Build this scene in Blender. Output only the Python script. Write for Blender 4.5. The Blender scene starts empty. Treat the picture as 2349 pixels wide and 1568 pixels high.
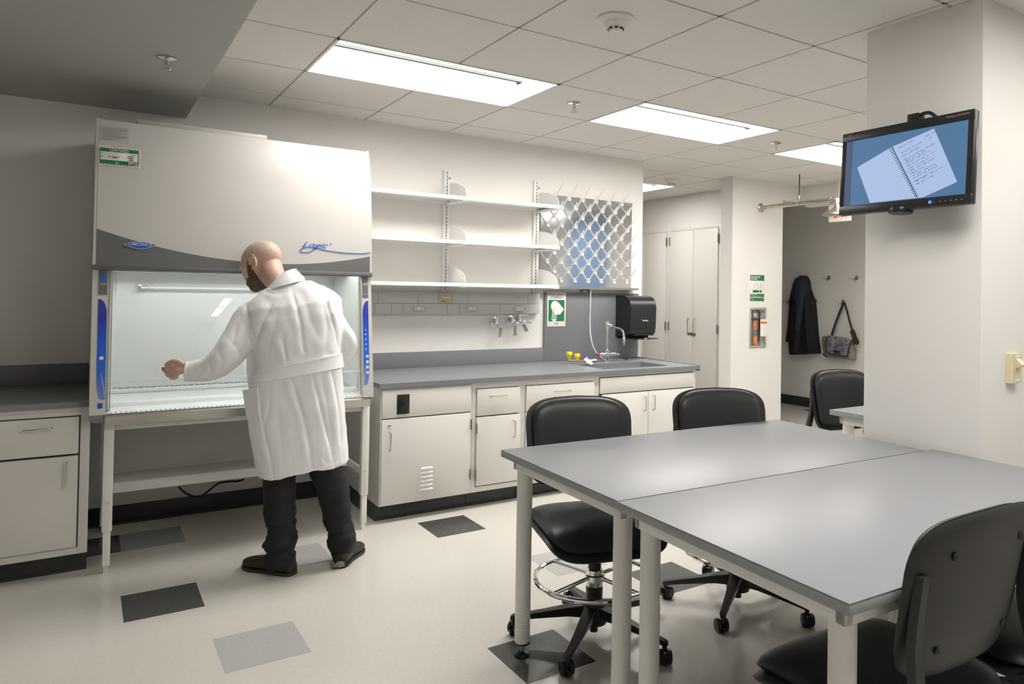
import bpy, bmesh, math, random
import numpy as np
from mathutils import Vector, Matrix, noise
random.seed(7)
S = bpy.context.scene
COL = S.collection
PI = math.pi

# ------------------------------------------------------------------ camera
F_PX, CX, CY = 1666.7122, 1313.7139, 646.454          # focal length and principal point in px of 2349x1568
YAW, PITCH, ROLL = 0.5911, 0.0154, -0.0158
CAM = Vector((-0.9406, -2.1556, 1.3571))
def _rot():
    cy, sy = math.cos(YAW), math.sin(YAW)
    r = np.array([cy, -sy, 0.]); f = np.array([sy, cy, 0.]); d = np.array([0, 0, -1.])
    cp, sp = math.cos(PITCH), math.sin(PITCH)
    f2 = cp*f - sp*d; d2 = cp*d + sp*f
    cr, sr = math.cos(ROLL), math.sin(ROLL)
    return np.array([cr*r + sr*d2, -sr*r + cr*d2, f2])
RR = _rot()
RX, DN, FW = [Vector(v) for v in RR]
cam_d = bpy.data.cameras.new('camera'); cam = bpy.data.objects.new('camera', cam_d); COL.objects.link(cam)
M = Matrix((RX, -DN, -FW)).transposed().to_4x4(); M.translation = CAM
cam.matrix_world = M
cam_d.sensor_width = 36; cam_d.lens = F_PX/2349*36
cam_d.shift_x = -(CX-1174.5)/2349; cam_d.shift_y = (CY-784)/2349
cam_d.clip_start = .05; cam_d.clip_end = 60
S.camera = cam
def at(u, v, x=None, y=None, z=None, d=None):
    """world point seen at photo pixel (u,v) on the plane x=, y=, z= or at depth d"""
    r = RX*((u-CX)/F_PX) + DN*((v-CY)/F_PX) + FW
    if d is not None: t = d
    elif x is not None: t = (x-CAM.x)/r.x
    elif y is not None: t = (y-CAM.y)/r.y
    else: t = (z-CAM.z)/r.z
    return CAM + r*t

# ------------------------------------------------------------------ world, exposure
W = bpy.data.worlds.new('world'); S.world = W; W.use_nodes = True
W.node_tree.nodes['Background'].inputs[0].default_value = (.9, .95, 1, 1)
W.node_tree.nodes['Background'].inputs[1].default_value = .3
S.view_settings.view_transform = 'Standard'; S.view_settings.look = 'None'
S.view_settings.gamma = 1; S.view_settings.use_curve_mapping = False
S.view_settings.exposure = 0.15
LAMP = 18.5                                            # strength of the ceiling troffers

# ------------------------------------------------------------------ materials
def nd(nt, t, **k):
    n = nt.nodes.new(t)
    for a, b in k.items(): setattr(n, a, b)
    return n
def mat(name, col, rough=.5, metal=0, spec=.5, var=0, vscale=8, bump=0, bscale=60, emit=None, es=0, coat=0, trans=0, ior=1.45, alpha=1, col2=None, stretch=None):
    m = bpy.data.materials.new(name); m.use_nodes = True; nt = m.node_tree
    b = nt.nodes['Principled BSDF']
    b.inputs['Base Color'].default_value = (*col, 1); b.inputs['Roughness'].default_value = rough
    b.inputs['Metallic'].default_value = metal; b.inputs['Specular IOR Level'].default_value = spec
    b.inputs['Coat Weight'].default_value = coat; b.inputs['Transmission Weight'].default_value = trans
    b.inputs['IOR'].default_value = ior; b.inputs['Alpha'].default_value = alpha
    if emit: b.inputs['Emission Color'].default_value = (*emit, 1); b.inputs['Emission Strength'].default_value = es
    if var or bump:
        tc = nd(nt, 'ShaderNodeTexCoord'); mp = nd(nt, 'ShaderNodeMapping')
        nt.links.new(tc.outputs['Object'], mp.inputs[0])
        if stretch: mp.inputs['Scale'].default_value = stretch
    if var:
        n = nd(nt, 'ShaderNodeTexNoise'); n.inputs['Scale'].default_value = vscale; n.inputs['Detail'].default_value = 6
        r = nd(nt, 'ShaderNodeValToRGB'); c2 = col2 or tuple(c*(1-var) for c in col)
        r.color_ramp.elements[0].position = .38; r.color_ramp.elements[1].position = .62
        r.color_ramp.elements[0].color = (*c2, 1); r.color_ramp.elements[1].color = (*col, 1)
        nt.links.new(mp.outputs[0], n.inputs[0]); nt.links.new(n.outputs[0], r.inputs[0]); nt.links.new(r.outputs[0], b.inputs['Base Color'])
    if bump:
        n = nd(nt, 'ShaderNodeTexNoise'); n.inputs['Scale'].default_value = bscale; n.inputs['Detail'].default_value = 4
        bp = nd(nt, 'ShaderNodeBump'); bp.inputs['Strength'].default_value = bump; bp.inputs['Distance'].default_value = .004
        nt.links.new(mp.outputs[0], n.inputs[0]); nt.links.new(n.outputs[0], bp.inputs['Height']); nt.links.new(bp.outputs[0], b.inputs['Normal'])
    return m
K = {}
K['wall'] = mat('wall paint', (.83, .81, .775), .6, var=.015, vscale=3, bump=.05, bscale=200)
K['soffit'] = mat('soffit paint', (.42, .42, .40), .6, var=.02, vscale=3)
K['tile'] = mat('ceiling tile', (.76, .74, .705), .9, var=.03, vscale=90, bump=.25, bscale=260)
K['tbar'] = mat('ceiling grid metal', (.50, .48, .45), .5)
K['tbarw'] = mat('white grid metal', (.8, .78, .74), .4)
K['base'] = mat('rubber base', (.035, .035, .033), .35, var=.2, vscale=4)
K['blue_panel'] = mat('blue paint', (.26, .40, .62), .5)
K['vct'] = mat('vinyl tile warm white', (.67, .645, .59), .16, var=.06, vscale=55, bump=.02, bscale=30, stretch=(1, 2.2, 1))
K['vct_d'] = mat('vinyl tile charcoal', (.085, .083, .08), .2, var=.22, vscale=110)
K['vct_g'] = mat('vinyl tile grey', (.36, .355, .35), .18, var=.10, vscale=110)
K['vct_l'] = mat('vinyl tile light grey', (.50, .495, .485), .18, var=.09, vscale=110)
K['cab'] = mat('cabinet enamel', (.76, .74, .70), .32, var=.01, vscale=5)
K['gap'] = mat('dark joint', (.06, .055, .05), .8)
K['top'] = mat('grey worktop', (.22, .228, .245), .35, var=.06, vscale=120)
K['splash'] = mat('grey splash board', (.20, .205, .22), .4, var=.05, vscale=120)
K['ttop'] = mat('grey laminate', (.265, .27, .285), .40, var=.03, vscale=200)
K['tedge'] = mat('dark edge band', (.33, .34, .35), .4)
K['tleg'] = mat('white powder coat', (.84, .83, .80), .38)
K['nick'] = mat('brushed nickel', (.62, .60, .56), .28, 1)
K['chrome'] = mat('chrome', (.85, .85, .85), .07, 1)
K['hinge'] = mat('dull hinge steel', (.35, .33, .30), .4, 1)
K['steel'] = mat('brushed steel', (.66, .63, .58), .27, 1, var=.08, vscale=30, stretch=(.3, 8, 8))
K['steel_in'] = mat('interior steel', (.74, .76, .75), .38, .45, var=.02, vscale=25)
K['lipsteel'] = mat('satin steel lip', (.52, .50, .46), .30, 1, var=.06, vscale=20, stretch=(.3, 6, 6))
K['peg_steel'] = mat('polished steel sheet', (.74, .75, .77), .10, 1)
K['hood'] = mat('hood enamel', (.57, .555, .525), .33, spec=.35)
K['hood_g'] = mat('hood dark grey', (.145, .145, .145), .35)
K['hood_g2'] = mat('hood mid grey plastic', (.30, .30, .30), .4)
def bluemat():
    m = mat('blue control film', (.02, .1, .6), .3); nt = m.node_tree; tc = nd(nt, 'ShaderNodeTexCoord'); sp = nd(nt, 'ShaderNodeSeparateXYZ'); mr = nd(nt, 'ShaderNodeMapRange'); r = nd(nt, 'ShaderNodeValToRGB')
    mr.inputs[1].default_value = .13; mr.inputs[2].default_value = .60      # printed colour fade along the strip
    e = r.color_ramp.elements; e[0].position = 0; e[0].color = (.16, .24, .50, 1); e[1].position = 1; e[1].color = (.05, .05, .33, 1)
    for p, c in ((.28, (.02, .14, .66)), (.55, (.02, .10, .60)), (.8, (.02, .045, .38))): k = e.new(p); k.color = (*c, 1)
    nt.links.new(tc.outputs['Object'], sp.inputs[0]); nt.links.new(sp.outputs[2], mr.inputs[0]); nt.links.new(mr.outputs[0], r.inputs[0]); nt.links.new(r.outputs[0], m.node_tree.nodes['Principled BSDF'].inputs['Base Color']); return m
K['blue'] = bluemat()
K['blue_b'] = mat('badge blue', (.02, .12, .55), .3)
K['white'] = mat('white paint', (.85, .84, .82), .4)
K['offw'] = mat('off white plastic', (.78, .75, .69), .45)
K['beige'] = mat('beige plastic', (.60, .53, .33), .45)
K['ivory'] = mat('ivory plastic', (.72, .64, .42), .4)
K['black'] = mat('black plastic', (.018, .018, .019), .32)
K['blackm'] = mat('black matte', (.012, .012, .012), .6)
K['seat'] = mat('black vinyl', (.028, .027, .027), .38, bump=.06, bscale=250)
K['shell'] = mat('black polypropylene', (.028, .027, .027), .45, bump=.1, bscale=500)
K['green'] = mat('safety green', (.02, .20, .07), .45)
K['ink'] = mat('black ink', (.02, .02, .02), .6)
K['grey_ink'] = mat('grey ink', (.36, .35, .33), .6)
K['paper'] = mat('white paper', (.86, .85, .82), .6)
K['film'] = mat('grey label film', (.58, .56, .52), .5)
K['yellow'] = mat('yellow plastic', (.90, .68, .02), .4)
K['red'] = mat('red plastic', (.6, .02, .02), .4)
K['orange'] = mat('orange vinyl', (.85, .18, .03), .5)
K['brass'] = mat('brass', (.40, .24, .08), .35, 1)
K['galv'] = mat('galvanised pipe', (.62, .59, .53), .33, 1, var=.2, vscale=30)
K['rod'] = mat('dark rod', (.12, .10, .09), .5, .5)
K['tag'] = mat('grey brass tag', (.24, .22, .19), .6)
K['tube'] = mat('clear tubing', (.82, .82, .80), .25, alpha=.75)
def glassmat():
    m = bpy.data.materials.new('clear glass'); m.use_nodes = True; nt = m.node_tree; nt.nodes.remove(nt.nodes['Principled BSDF'])
    t = nd(nt, 'ShaderNodeBsdfTransparent'); t.inputs[0].default_value = (.975, .985, .98, 1); g = nd(nt, 'ShaderNodeBsdfAnisotropic'); g.inputs['Roughness'].default_value = .0
    f = nd(nt, 'ShaderNodeFresnel'); ge = nd(nt, 'ShaderNodeNewGeometry'); ma = nd(nt, 'ShaderNodeMath', operation='MULTIPLY_ADD'); ma.inputs[1].default_value = 1/1.5-1.5; ma.inputs[2].default_value = 1.5
    nt.links.new(ge.outputs['Backfacing'], ma.inputs[0]); nt.links.new(ma.outputs[0], f.inputs[0])   # same 1.5 glass from either side
    x = nd(nt, 'ShaderNodeMixShader')
    nt.links.new(f.outputs[0], x.inputs[0]); nt.links.new(t.outputs[0], x.inputs[1]); nt.links.new(g.outputs[0], x.inputs[2]); nt.links.new(x.outputs[0], nt.nodes['Material Output'].inputs[0]); return m
K['glass'] = glassmat()
def skinmat():
    m = mat('skin', (.62, .42, .33), .45, var=.10, vscale=14, bump=.06, bscale=140); nt = m.node_tree; b = nt.nodes['Principled BSDF']
    l = b.inputs['Base Color'].links[0]; src = l.from_socket; a = nd(nt, 'ShaderNodeAttribute', attribute_name='tone'); x = nd(nt, 'ShaderNodeMix', data_type='RGBA', blend_type='MIX')
    x.inputs[7].default_value = (.50, .405, .325, 1); nt.links.new(src, x.inputs[6]); nt.links.new(a.outputs['Fac'], x.inputs[0]); nt.links.new(x.outputs[2], b.inputs['Base Color']); b.inputs['Subsurface Weight'].default_value = .08; return m
K['skin'] = skinmat()
K['remote'] = mat('grey plastic', (.24, .24, .25), .45)
K['scalp'] = mat('shaved scalp', (.53, .41, .32), .42, var=.12, vscale=12, bump=.05, bscale=200)
K['beard'] = mat('brown beard', (.34, .22, .15), .8, var=.45, vscale=160, bump=.8, bscale=400)
K['coat'] = mat('white lab coat cotton', (.88, .88, .895), .75, bump=.12, bscale=500, var=.015, vscale=6)
K['pants'] = mat('black trousers', (.010, .010, .011), .75, var=.3, vscale=18)
K['shoe'] = mat('brown black leather', (.035, .028, .020), .5, var=.5, vscale=30)
K['worn'] = mat('scuffed leather', (.33, .29, .25), .7, var=.6, vscale=120)
K['dark_coat'] = mat('black overcoat', (.010, .010, .012), .8)
K['navy'] = mat('navy quilt', (.014, .022, .045), .6, bump=.5, bscale=60)
K['bag'] = mat('printed canvas', (.30, .285, .25), .7, var=.4, vscale=22, col2=(.10, .10, .17))
K['bag2'] = mat('taupe canvas', (.26, .24, .20), .8, var=.25, vscale=40)
K['strap'] = mat('dark webbing', (.045, .036, .030), .8)
def lens(k):
    n = 'lit diffuser %d%%' % round(k*100)
    return bpy.data.materials.get(n) or mat(n, (1, 1, 1), .5, emit=(1, .968, .92), es=LAMP*k)
K['basket'] = mat('troffer reflector', (.82, .82, .82), .5)
K['rim'] = mat('troffer basket rim', (.07, .07, .07), .6)
K['race'] = mat('raceway enamel', (.60, .60, .585), .4)
K['tubelight'] = mat('cabinet fluorescent tube', (1, 1, 1), .5, emit=(1, 1, .97), es=20)
K['uv'] = mat('unlit glass tube', (.9, .92, .92), .1, alpha=.55)
K['scr'] = mat('screen blue', (.0, .0, .0), .3, emit=(.10, .22, .40), es=.75)
K['scr2'] = mat('screen slate', (.0, .0, .0), .3, emit=(.09, .12, .22), es=.75)
K['scrp'] = mat('screen page', (.0, .0, .0), .3, emit=(.44, .56, .82), es=.85)
K['scrk'] = mat('screen handwriting', (.0, .0, .0), .3, emit=(.04, .05, .28), es=.6)
K['scrd'] = mat('screen spiral', (.0, .0, .0), .3, emit=(.02, .05, .09), es=.6)
K['led'] = mat('blue power light', (.0, .1, .5), .3, emit=(.08, .25, .9), es=1.2)
K['exitr'] = mat('exit letters', (.6, .0, .0), .4, emit=(1, .01, .01), es=1.6)
K['gled'] = mat('green pilot light', (0, .5, .1), .3, emit=(.1, 1, .3), es=2)

# ------------------------------------------------------------------ mesh helpers
def basis(d):
    d = Vector(d).normalized(); a = Vector((0, 0, 1)) if abs(d.z) < .95 else Vector((1, 0, 0))
    u = d.cross(a).normalized(); return u, d.cross(u).normalized(), d
class MB:
    def __init__(s): s.bm = bmesh.new()
    def box(s, x0, x1, y0, y1, z0, z1, b=0, mi=0, rot=None):
        r = bmesh.ops.create_cube(s.bm, size=1); vs = r['verts']
        c = Vector(((x0+x1)/2, (y0+y1)/2, (z0+z1)/2)); sz = (abs(x1-x0), abs(y1-y0), abs(z1-z0))
        for v in vs: v.co = Vector((v.co.x*sz[0], v.co.y*sz[1], v.co.z*sz[2]))
        if rot is not None:
            for v in vs: v.co = rot @ v.co
        for v in vs: v.co += c
        fs = {f for v in vs for f in v.link_faces}
        for f in fs: f.material_index = mi
        if b:
            es = list({e for v in vs for e in v.link_edges})
            rr = bmesh.ops.bevel(s.bm, geom=es, offset=min(b, min(sz)*.45), segments=2, profile=.5, affect='EDGES')
            for f in rr['faces']: f.material_index = mi
        return s
    def rings(s, R, closed=True, caps=True, mi=0):
        L = [[s.bm.verts.new(p) for p in r] for r in R]; n = len(L[0]); m = n if closed else n-1
        for a, b in zip(L, L[1:]):
            for i in range(m):
                j = (i+1) % n
                f = s.bm.faces.new((a[i], a[j], b[j], b[i])); f.material_index = mi
        if caps and closed:
            for r, rv in ((L[0], True), (L[-1], False)):
                f = s.bm.faces.new(r[::-1] if rv else r); f.material_index = mi
        return s
    def cyl(s, p0, p1, r0, r1=None, n=16, mi=0):
        r1 = r0 if r1 is None else r1; p0 = Vector(p0); p1 = Vector(p1); u, v, _ = basis(p1-p0)
        s.rings([[p+(u*math.cos(2*PI*i/n)+v*math.sin(2*PI*i/n))*r for i in range(n)] for p, r in ((p0, r0), (p1, r1))], mi=mi)
        return s
    def tube(s, pts, r, n=10, mi=0, flat=None):
        pts = [Vector(p) for p in pts]; R = []; u0 = None
        for i, p in enumerate(pts):
            d = (pts[min(i+1, len(pts)-1)]-pts[max(i-1, 0)]).normalized()
            if u0 is None: u, v, _ = basis(d)
            else: u = (u0-d*u0.dot(d)).normalized(); v = d.cross(u)
            u0 = u; rr = r[i] if isinstance(r, (list, tuple)) else r
            R.append([p+u*math.cos(2*PI*k/n)*rr+v*math.sin(2*PI*k/n)*rr*(flat or 1) for k in range(n)])
        return s.rings(R, mi=mi)
    def lathe(s, prof, o, axis=(0, 0, 1), n=24, mi=0, caps=True):
        o = Vector(o); u, v, d = basis(axis)
        return s.rings([[o+d*h+(u*math.cos(2*PI*k/n)+v*math.sin(2*PI*k/n))*max(r, 1e-4) for k in range(n)] for r, h in prof], mi=mi, caps=caps)
    def torus(s, c, R, r, axis=(0, 0, 1), n=48, m=10, mi=0, a0=0, a1=2*PI):
        c = Vector(c); u, v, d = basis(axis); full = abs(a1-a0-2*PI) < 1e-6; G = []
        for i in range(n if full else n+1):
            a = a0+(a1-a0)*i/n; e = u*math.cos(a)+v*math.sin(a)
            G.append([c+e*(R+r*math.cos(2*PI*k/m))+d*r*math.sin(2*PI*k/m) for k in range(m)])
        if full: G.append(G[0]);
        s.rings(G, caps=not full, mi=mi)
        if full: bmesh.ops.remove_doubles(s.bm, verts=s.bm.verts[-len(G)*m:], dist=1e-6)
        return s
    def prism(s, poly, a, b, mi=0):
        """poly: list of world points, thickened from offset vector a to b"""
        a = Vector(a); b = Vector(b)
        return s.rings([[Vector(p)+a for p in poly], [Vector(p)+b for p in poly]], mi=mi)
    def quad(s, *p, mi=0):
        f = s.bm.faces.new([s.bm.verts.new(q) for q in p]); f.material_index = mi; return s
    def sphere(s, c, r, n=16, mi=0, sc=(1, 1, 1)):
        rr = bmesh.ops.create_uvsphere(s.bm, u_segments=n, v_segments=max(6, n//2), radius=r)
        for v in rr['verts']: v.co = Vector((v.co.x*sc[0], v.co.y*sc[1], v.co.z*sc[2]))+Vector(c)
        for f in {f for v in rr['verts'] for f in v.link_faces}: f.material_index = mi
        return s
    def pad(s, c, ux, uz, un, a, b, e, tf, tb, bend=None, nr=7, n=56, mi=0, taper=0, arch=0):
        """rounded cushion: superellipse outline a x b in the plane ux,uz; front bulge tf along un, back tb"""
        c = Vector(c); ux = Vector(ux); uz = Vector(uz); un = Vector(un)
        def P(r, th, side):
            ca, sa = math.cos(th), math.sin(th)
            x = a*r*math.copysign(abs(ca)**e, ca); z = b*r*math.copysign(abs(sa)**e, sa)
            x *= 1+taper*z/b
            if z > 0: z *= 1-arch*(x/a)**2
            t = (1-r**6)**.5 if r < 1 else 0
            q = c+ux*x+uz*z+un*(t*(tf if side > 0 else -tb))
            return q+un*bend(x, z) if bend else q
        rs = [1-(1-i/nr)**1.7 for i in range(nr+1)]
        rs = [max(.02, r) for r in rs]
        R = [[P(r, 2*PI*k/n, 1) for k in range(n)] for r in rs]+[[P(r, 2*PI*k/n, -1) for k in range(n)] for r in rs[::-1][1:]]
        return s.rings(R, mi=mi)
    def build(s, name, m, parent=None, sharp=35, origin=None, mods=None):
        bm = s.bm; bmesh.ops.recalc_face_normals(bm, faces=bm.faces)
        me = bpy.data.meshes.new(name)
        if parent is not None and origin is None:
            r = parent
            while r.parent: r = r.parent
            origin = r.get('_o', None) and Vector(r['_o'])
        if parent is None and origin is None: origin = Vector((0, 0, 0))
        if origin:
            for v in bm.verts: v.co -= origin
        for f in bm.faces: f.smooth = True
        bm.to_mesh(me); bm.free(); me.set_sharp_from_angle(angle=math.radians(sharp))
        for q in (m if isinstance(m, (list, tuple)) else [m]): me.materials.append(q if not isinstance(q, str) else K[q])
        o = bpy.data.objects.new(name, me); COL.objects.link(o)
        if parent is not None: o.parent = parent
        elif origin: o.location = origin
        return o
def tag(o, label=None, cat=None, group=None, kind=None):
    if label: o['label'] = label
    if cat: o['category'] = cat
    if group: o['group'] = group
    if kind: o['kind'] = kind
    return o
def thing(name, label, cat, loc=(0, 0, 0), group=None, local=False, rz=0):
    o = bpy.data.objects.new(name, None); COL.objects.link(o); o.empty_display_size = .05
    o.location = loc; o.rotation_euler = (0, 0, rz)
    if not local: o['_o'] = tuple(float(q) for q in loc)
    return tag(o, label, cat, group)
def struct(name, mb, m):
    o = mb.build(name, m); o['kind'] = 'structure'; return o
def dup(r, loc=None, rz=None, label=None, parent=None):
    c = r.copy(); COL.objects.link(c)
    if parent: c.parent = parent
    if loc is not None: c.location = loc
    if rz is not None: c.rotation_euler = (0, 0, rz)
    if label: c['label'] = label
    for ch in KIDS.get(r.name) or kids(r): dup(ch, parent=c)
    return c
KIDS = {}
def kids(r): return [o for o in list(COL.objects) if o.parent == r]
def text(s, size, org, ux, uy, name, m, parent, off=.0006, ext=.0003, align='CENTER', font_scale_x=1, shear=0):
    cu = bpy.data.curves.new('t', 'FONT'); cu.body = s; cu.size = size; cu.align_x = align; cu.align_y = 'CENTER'; cu.extrude = ext; cu.shear = shear
    o = bpy.data.objects.new('t', cu); COL.objects.link(o); bpy.context.view_layer.update()
    me = bpy.data.meshes.new_from_object(o.evaluated_get(bpy.context.evaluated_depsgraph_get()))
    bpy.data.objects.remove(o); bpy.data.curves.remove(cu)
    ux = Vector(ux).normalized(); uy = Vector(uy).normalized(); un = ux.cross(uy); org = Vector(org)
    r = parent
    while r and r.parent: r = r.parent
    o0 = Vector(r['_o']) if r and r.get('_o') else Vector((0, 0, 0))
    for v in me.vertices: v.co = org+ux*v.co.x*font_scale_x+uy*v.co.y+un*(v.co.z+off)-o0
    me.materials.clear(); me.materials.append(K[m])
    ob = bpy.data.objects.new(name, me); COL.objects.link(ob); ob.parent = parent; return ob
def smooth_pts(pts, n=6):
    """catmull-rom through pts"""
    P = [Vector(p) for p in pts]; P = [P[0]*2-P[1]]+P+[P[-1]*2-P[-2]]; out = []
    for i in range(1, len(P)-2):
        a, b, c, d = P[i-1:i+3]
        for k in range(n):
            t = k/n
            out.append(.5*((2*b)+(c-a)*t+(2*a-5*b+4*c-d)*t*t+(3*b-a-3*c+d)*t**3))
    out.append(P[-2]); return out
X, Y, Z = Vector((1, 0, 0)), Vector((0, 1, 0)), Vector((0, 0, 1))
# ------------------------------------------------------------------ the room
WY, ZC, G = 2.7455, 2.512, .6096
SX, SZ = -.46, 2.366                                   # soffit edge and underside
fl = MB(); fl.box(-2.7, 8.2, -5.3, 6.3, -.1, 0)
def ftile(ps, mi):
    c = sum((Vector((p[0], p[1], 0)) for p in ps), Vector())/4
    fl.prism([Vector((p[0], p[1], 0)) for p in ps], (0, 0, .0), (0, 0, .0006), mi=mi)
T = .295
def tl(cx, cy, mi, w=T, h=.30): ftile([(cx-w/2, cy-h/2), (cx+w/2, cy-h/2), (cx+w/2, cy+h/2), (cx-w/2, cy+h/2)], mi)
tl(-.634, 1.443, 1); tl(-.354, .804, 2); tl(.85, 1.733, 1); tl(.51, .18, 1)
tl(-.61, 2.37, 3); tl(-.905, 2.37, 1); tl(-.02, 1.69, 2); tl(1.42, .49, 1); tl(6.4, 3.4, 1)
tl(1.36, -.42, 3); tl(1.44, 1.45, 2); tl(1.12, .93, 2); tl(2.1, -1.9, 1); tl(-1.6, .3, 3); tl(2.6, 1.1, 3); tl(3.6, 1.9, 1); tl(.8, -2.4, 3)
tl(-1.5, -1.4, 1)
struct('floor', fl, ['vct', 'vct_d', 'vct_l', 'vct_g'])

LIGHTS = [(0, 2), (3, 2), (6, 2), (0, -3), (3, -3), (6, -3), (9, -2)]   # grid cells of the 2 x 1 cell troffers; the last is added to brighten the alcove
FAR = (5, 6)                                            # one troffer turned the other way, beyond the end of the wall
cl = MB(); occupied = set()
for i, j in LIGHTS: occupied |= {(i, j), (i+1, j)}
occupied |= {(5, 6), (6, 6), (0, -8), (0, -7)}
cl.box(-2.7, 8.2, -5.3, 6.3, ZC+.15, ZC+.25)            # slab above
for i in range(-5, 14):
    for j in range(-9, 11):
        if (i, j) in occupied: continue
        x0, y0 = i*G, j*G; x1, y1 = x0+G, y0+G; g = .0055
        a, b, c, d = max(x0+g, -2.7), min(x1-g, 8.2), max(y0+g, -5.3), min(y1-g, 6.3)
        if x0 < SX: a = max(a, SX)
        if b-a < .02 or d-c < .02: continue
        cl.box(a, b, c, d, ZC, ZC+.012, mi=0)
for i in range(-5, 15):
    if i*G > SX and i*G < 8.2:
        for j in range(-9, 11):
            if (i-1, j) in occupied and (i, j) in occupied: continue
            cl.box(i*G-.012, i*G+.012, max(-5.3, j*G), min(6.3, (j+1)*G), ZC+.004, ZC+.03, mi=1)
for j in range(-9, 11):
    if -5.3 < j*G < 6.3: cl.box(SX, 8.2, j*G-.012, j*G+.012, ZC+.004, ZC+.03, mi=1)
cl.box(0, .475, -8*G, -6*G, ZC, ZC+.012)
struct('ceiling', cl, ['tile', 'tbar'])
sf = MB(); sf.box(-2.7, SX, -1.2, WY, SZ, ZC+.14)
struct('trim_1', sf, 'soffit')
# walls
struct('wall_back', MB().box(-2.7, 3.07, WY, WY+.15, 0, ZC+.14), 'wall')
struct('wall_left', MB().box(-2.8, -2.7, -5.3, 6.3, 0, ZC+.14), 'wall')
struct('wall_front', MB().box(-2.7, 8.2, -5.4, -5.3, 0, ZC+.14), 'wall')
pnl = MB(); pnl.box(5.26, 5.299, -1.95, -.70, 0, 2.48, b=.003); struct('added_blue_panel', pnl, 'blue_panel')  # unseen blue panel, added so the steel peg rack reflects blue
struct('wall_right', MB().box(8.2, 8.3, -5.3, 6.3, 0, ZC+.14), 'wall')
struct('wall_far', MB().box(-2.7, 8.2, 6.3, 6.4, 0, ZC+.14), 'wall')
# pillar stub with the extinguisher, header over the opening
pw = MB(); y0, y1 = 2.81, 2.965
EXa, EXb = at(1720, 706, y=y0), at(1755, 795, y=y0)      # recess for the extinguisher cabinet
ex0, ex1, ez0, ez1 = EXa.x, EXb.x, EXb.z, EXa.z
pw.box(4.24, ex0, y0, y1, 0, ZC); pw.box(ex1, 4.965, y0, y1, 0, ZC); pw.box(ex0, ex1, y0, y1, 0, ez0); pw.box(ex0, ex1, y0, y1, ez1, ZC); pw.box(ex0, ex1, y1-.02, y1, ez0, ez1)
pw.box(4.965, 5.36, y0, y1, 2.34, ZC)
struct('wall_middle', pw, 'wall')
struct('wall_side', MB().box(5.30, 5.42, .5, y0, 2.30, ZC).box(5.30, 5.42, -5.3, .5, 0, ZC), 'wall')
struct('wall_alcove', MB().box(6.5, 6.62, -2.2, 6.3, 0, ZC), 'wall')
struct('baseboard_alcove', MB().box(6.485, 6.5, -2.2, 6.3, 0, .115, b=.003), 'base')
struct('wall_closet', MB().box(4.79, 4.93, 2.966, 6.3, 2.13, ZC).box(4.93, 5.05, 3.0, 6.3, 0, 2.13), 'wall')
struct('baseboard_back', MB().box(-.90, .50, WY-.014, WY, 0, .105, b=.004).box(-.90, .50, WY-.022, WY-.012, 0, .012), 'base')
# column on the right
CXa, CYa, CYb = 1.875, -.735, -.24
struct('wall_column', MB().box(CXa, 2.30, CYa, CYb, 0, ZC, b=.002), 'wall')

# ------------------------------------------------------------------ ceiling lights
POWER = {(0, 2): .70, (3, 2): 1.12, (6, 2): .70, (0, -3): .95, (3, -3): .35, (6, -3): .60, (9, -2): .85}
def troffer(x0, y0, w, h, name, label, group, k=.62):
    t = thing(name, label, 'ceiling light', (x0+w/2, y0+h/2, ZC), group)
    f = MB(); b = .014; z0, z1 = ZC-.004, ZC+.008
    for a in ((x0, x0+w, y0, y0+b), (x0, x0+w, y0+h-b, y0+h), (x0, x0+b, y0, y0+h), (x0+w-b, x0+w, y0, y0+h)): f.box(*a, z0, z1, b=.001)
    f.build('frame', 'tbarw', t)
    hs = MB(); e = .004
    for a in ((x0, x0+w, y0, y0+e), (x0, x0+w, y0+h-e, y0+h), (x0, x0+e, y0, y0+h), (x0+w-e, x0+w, y0, y0+h)): hs.box(*a, ZC+.008, ZC+.11)
    hs.build('housing', 'basket', t)
    MB().box(x0+.004, x0+w-.004, y0+.004, y0+h-.004, ZC+.028, ZC+.032).build('diffuser', lens(k), t)
    if w > h: MB().box(x0+.02, x0+w-.17, y0+.115, y0+.135, ZC+.006, ZC+.022).box(x0+w-.19, x0+w-.17, y0+.1355, y0+.17, ZC+.006, ZC+.022).build('basket_rim', 'rim', t)
    return t
names = {(0, 2): 'large lit troffer nearest the hood, left of the smoke detector', (3, 2): 'lit troffer between the two sprinkler heads, above the peg rack',
         (6, 2): 'lit troffer partly hidden behind the wall monitor', (0, -3): 'lit troffer overhead behind the viewer', (3, -3): 'lit troffer over the front table edge',
         (-3, -3): 'lit troffer behind the viewer near the left wall', (6, -3): 'lit troffer in the far right part of the room', (9, -2): 'unseen lit troffer added to brighten the coat alcove'}
for i, j in LIGHTS:
    troffer(i*G, j*G, 2*G, G, 'ceiling_light', names[(i, j)], 'troffers in the ceiling grid', POWER[(i, j)])
troffer(.48, -8*G+.01, .325, 2*G-.02, 'ceiling_light', 'lit troffer turned lengthwise far behind the viewer', 'troffers in the ceiling grid')
troffer(5*G, 6*G, 2*G, G, 'ceiling_light', 'small visible corner of a lit troffer beyond the wall end', 'troffers in the ceiling grid')

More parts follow.
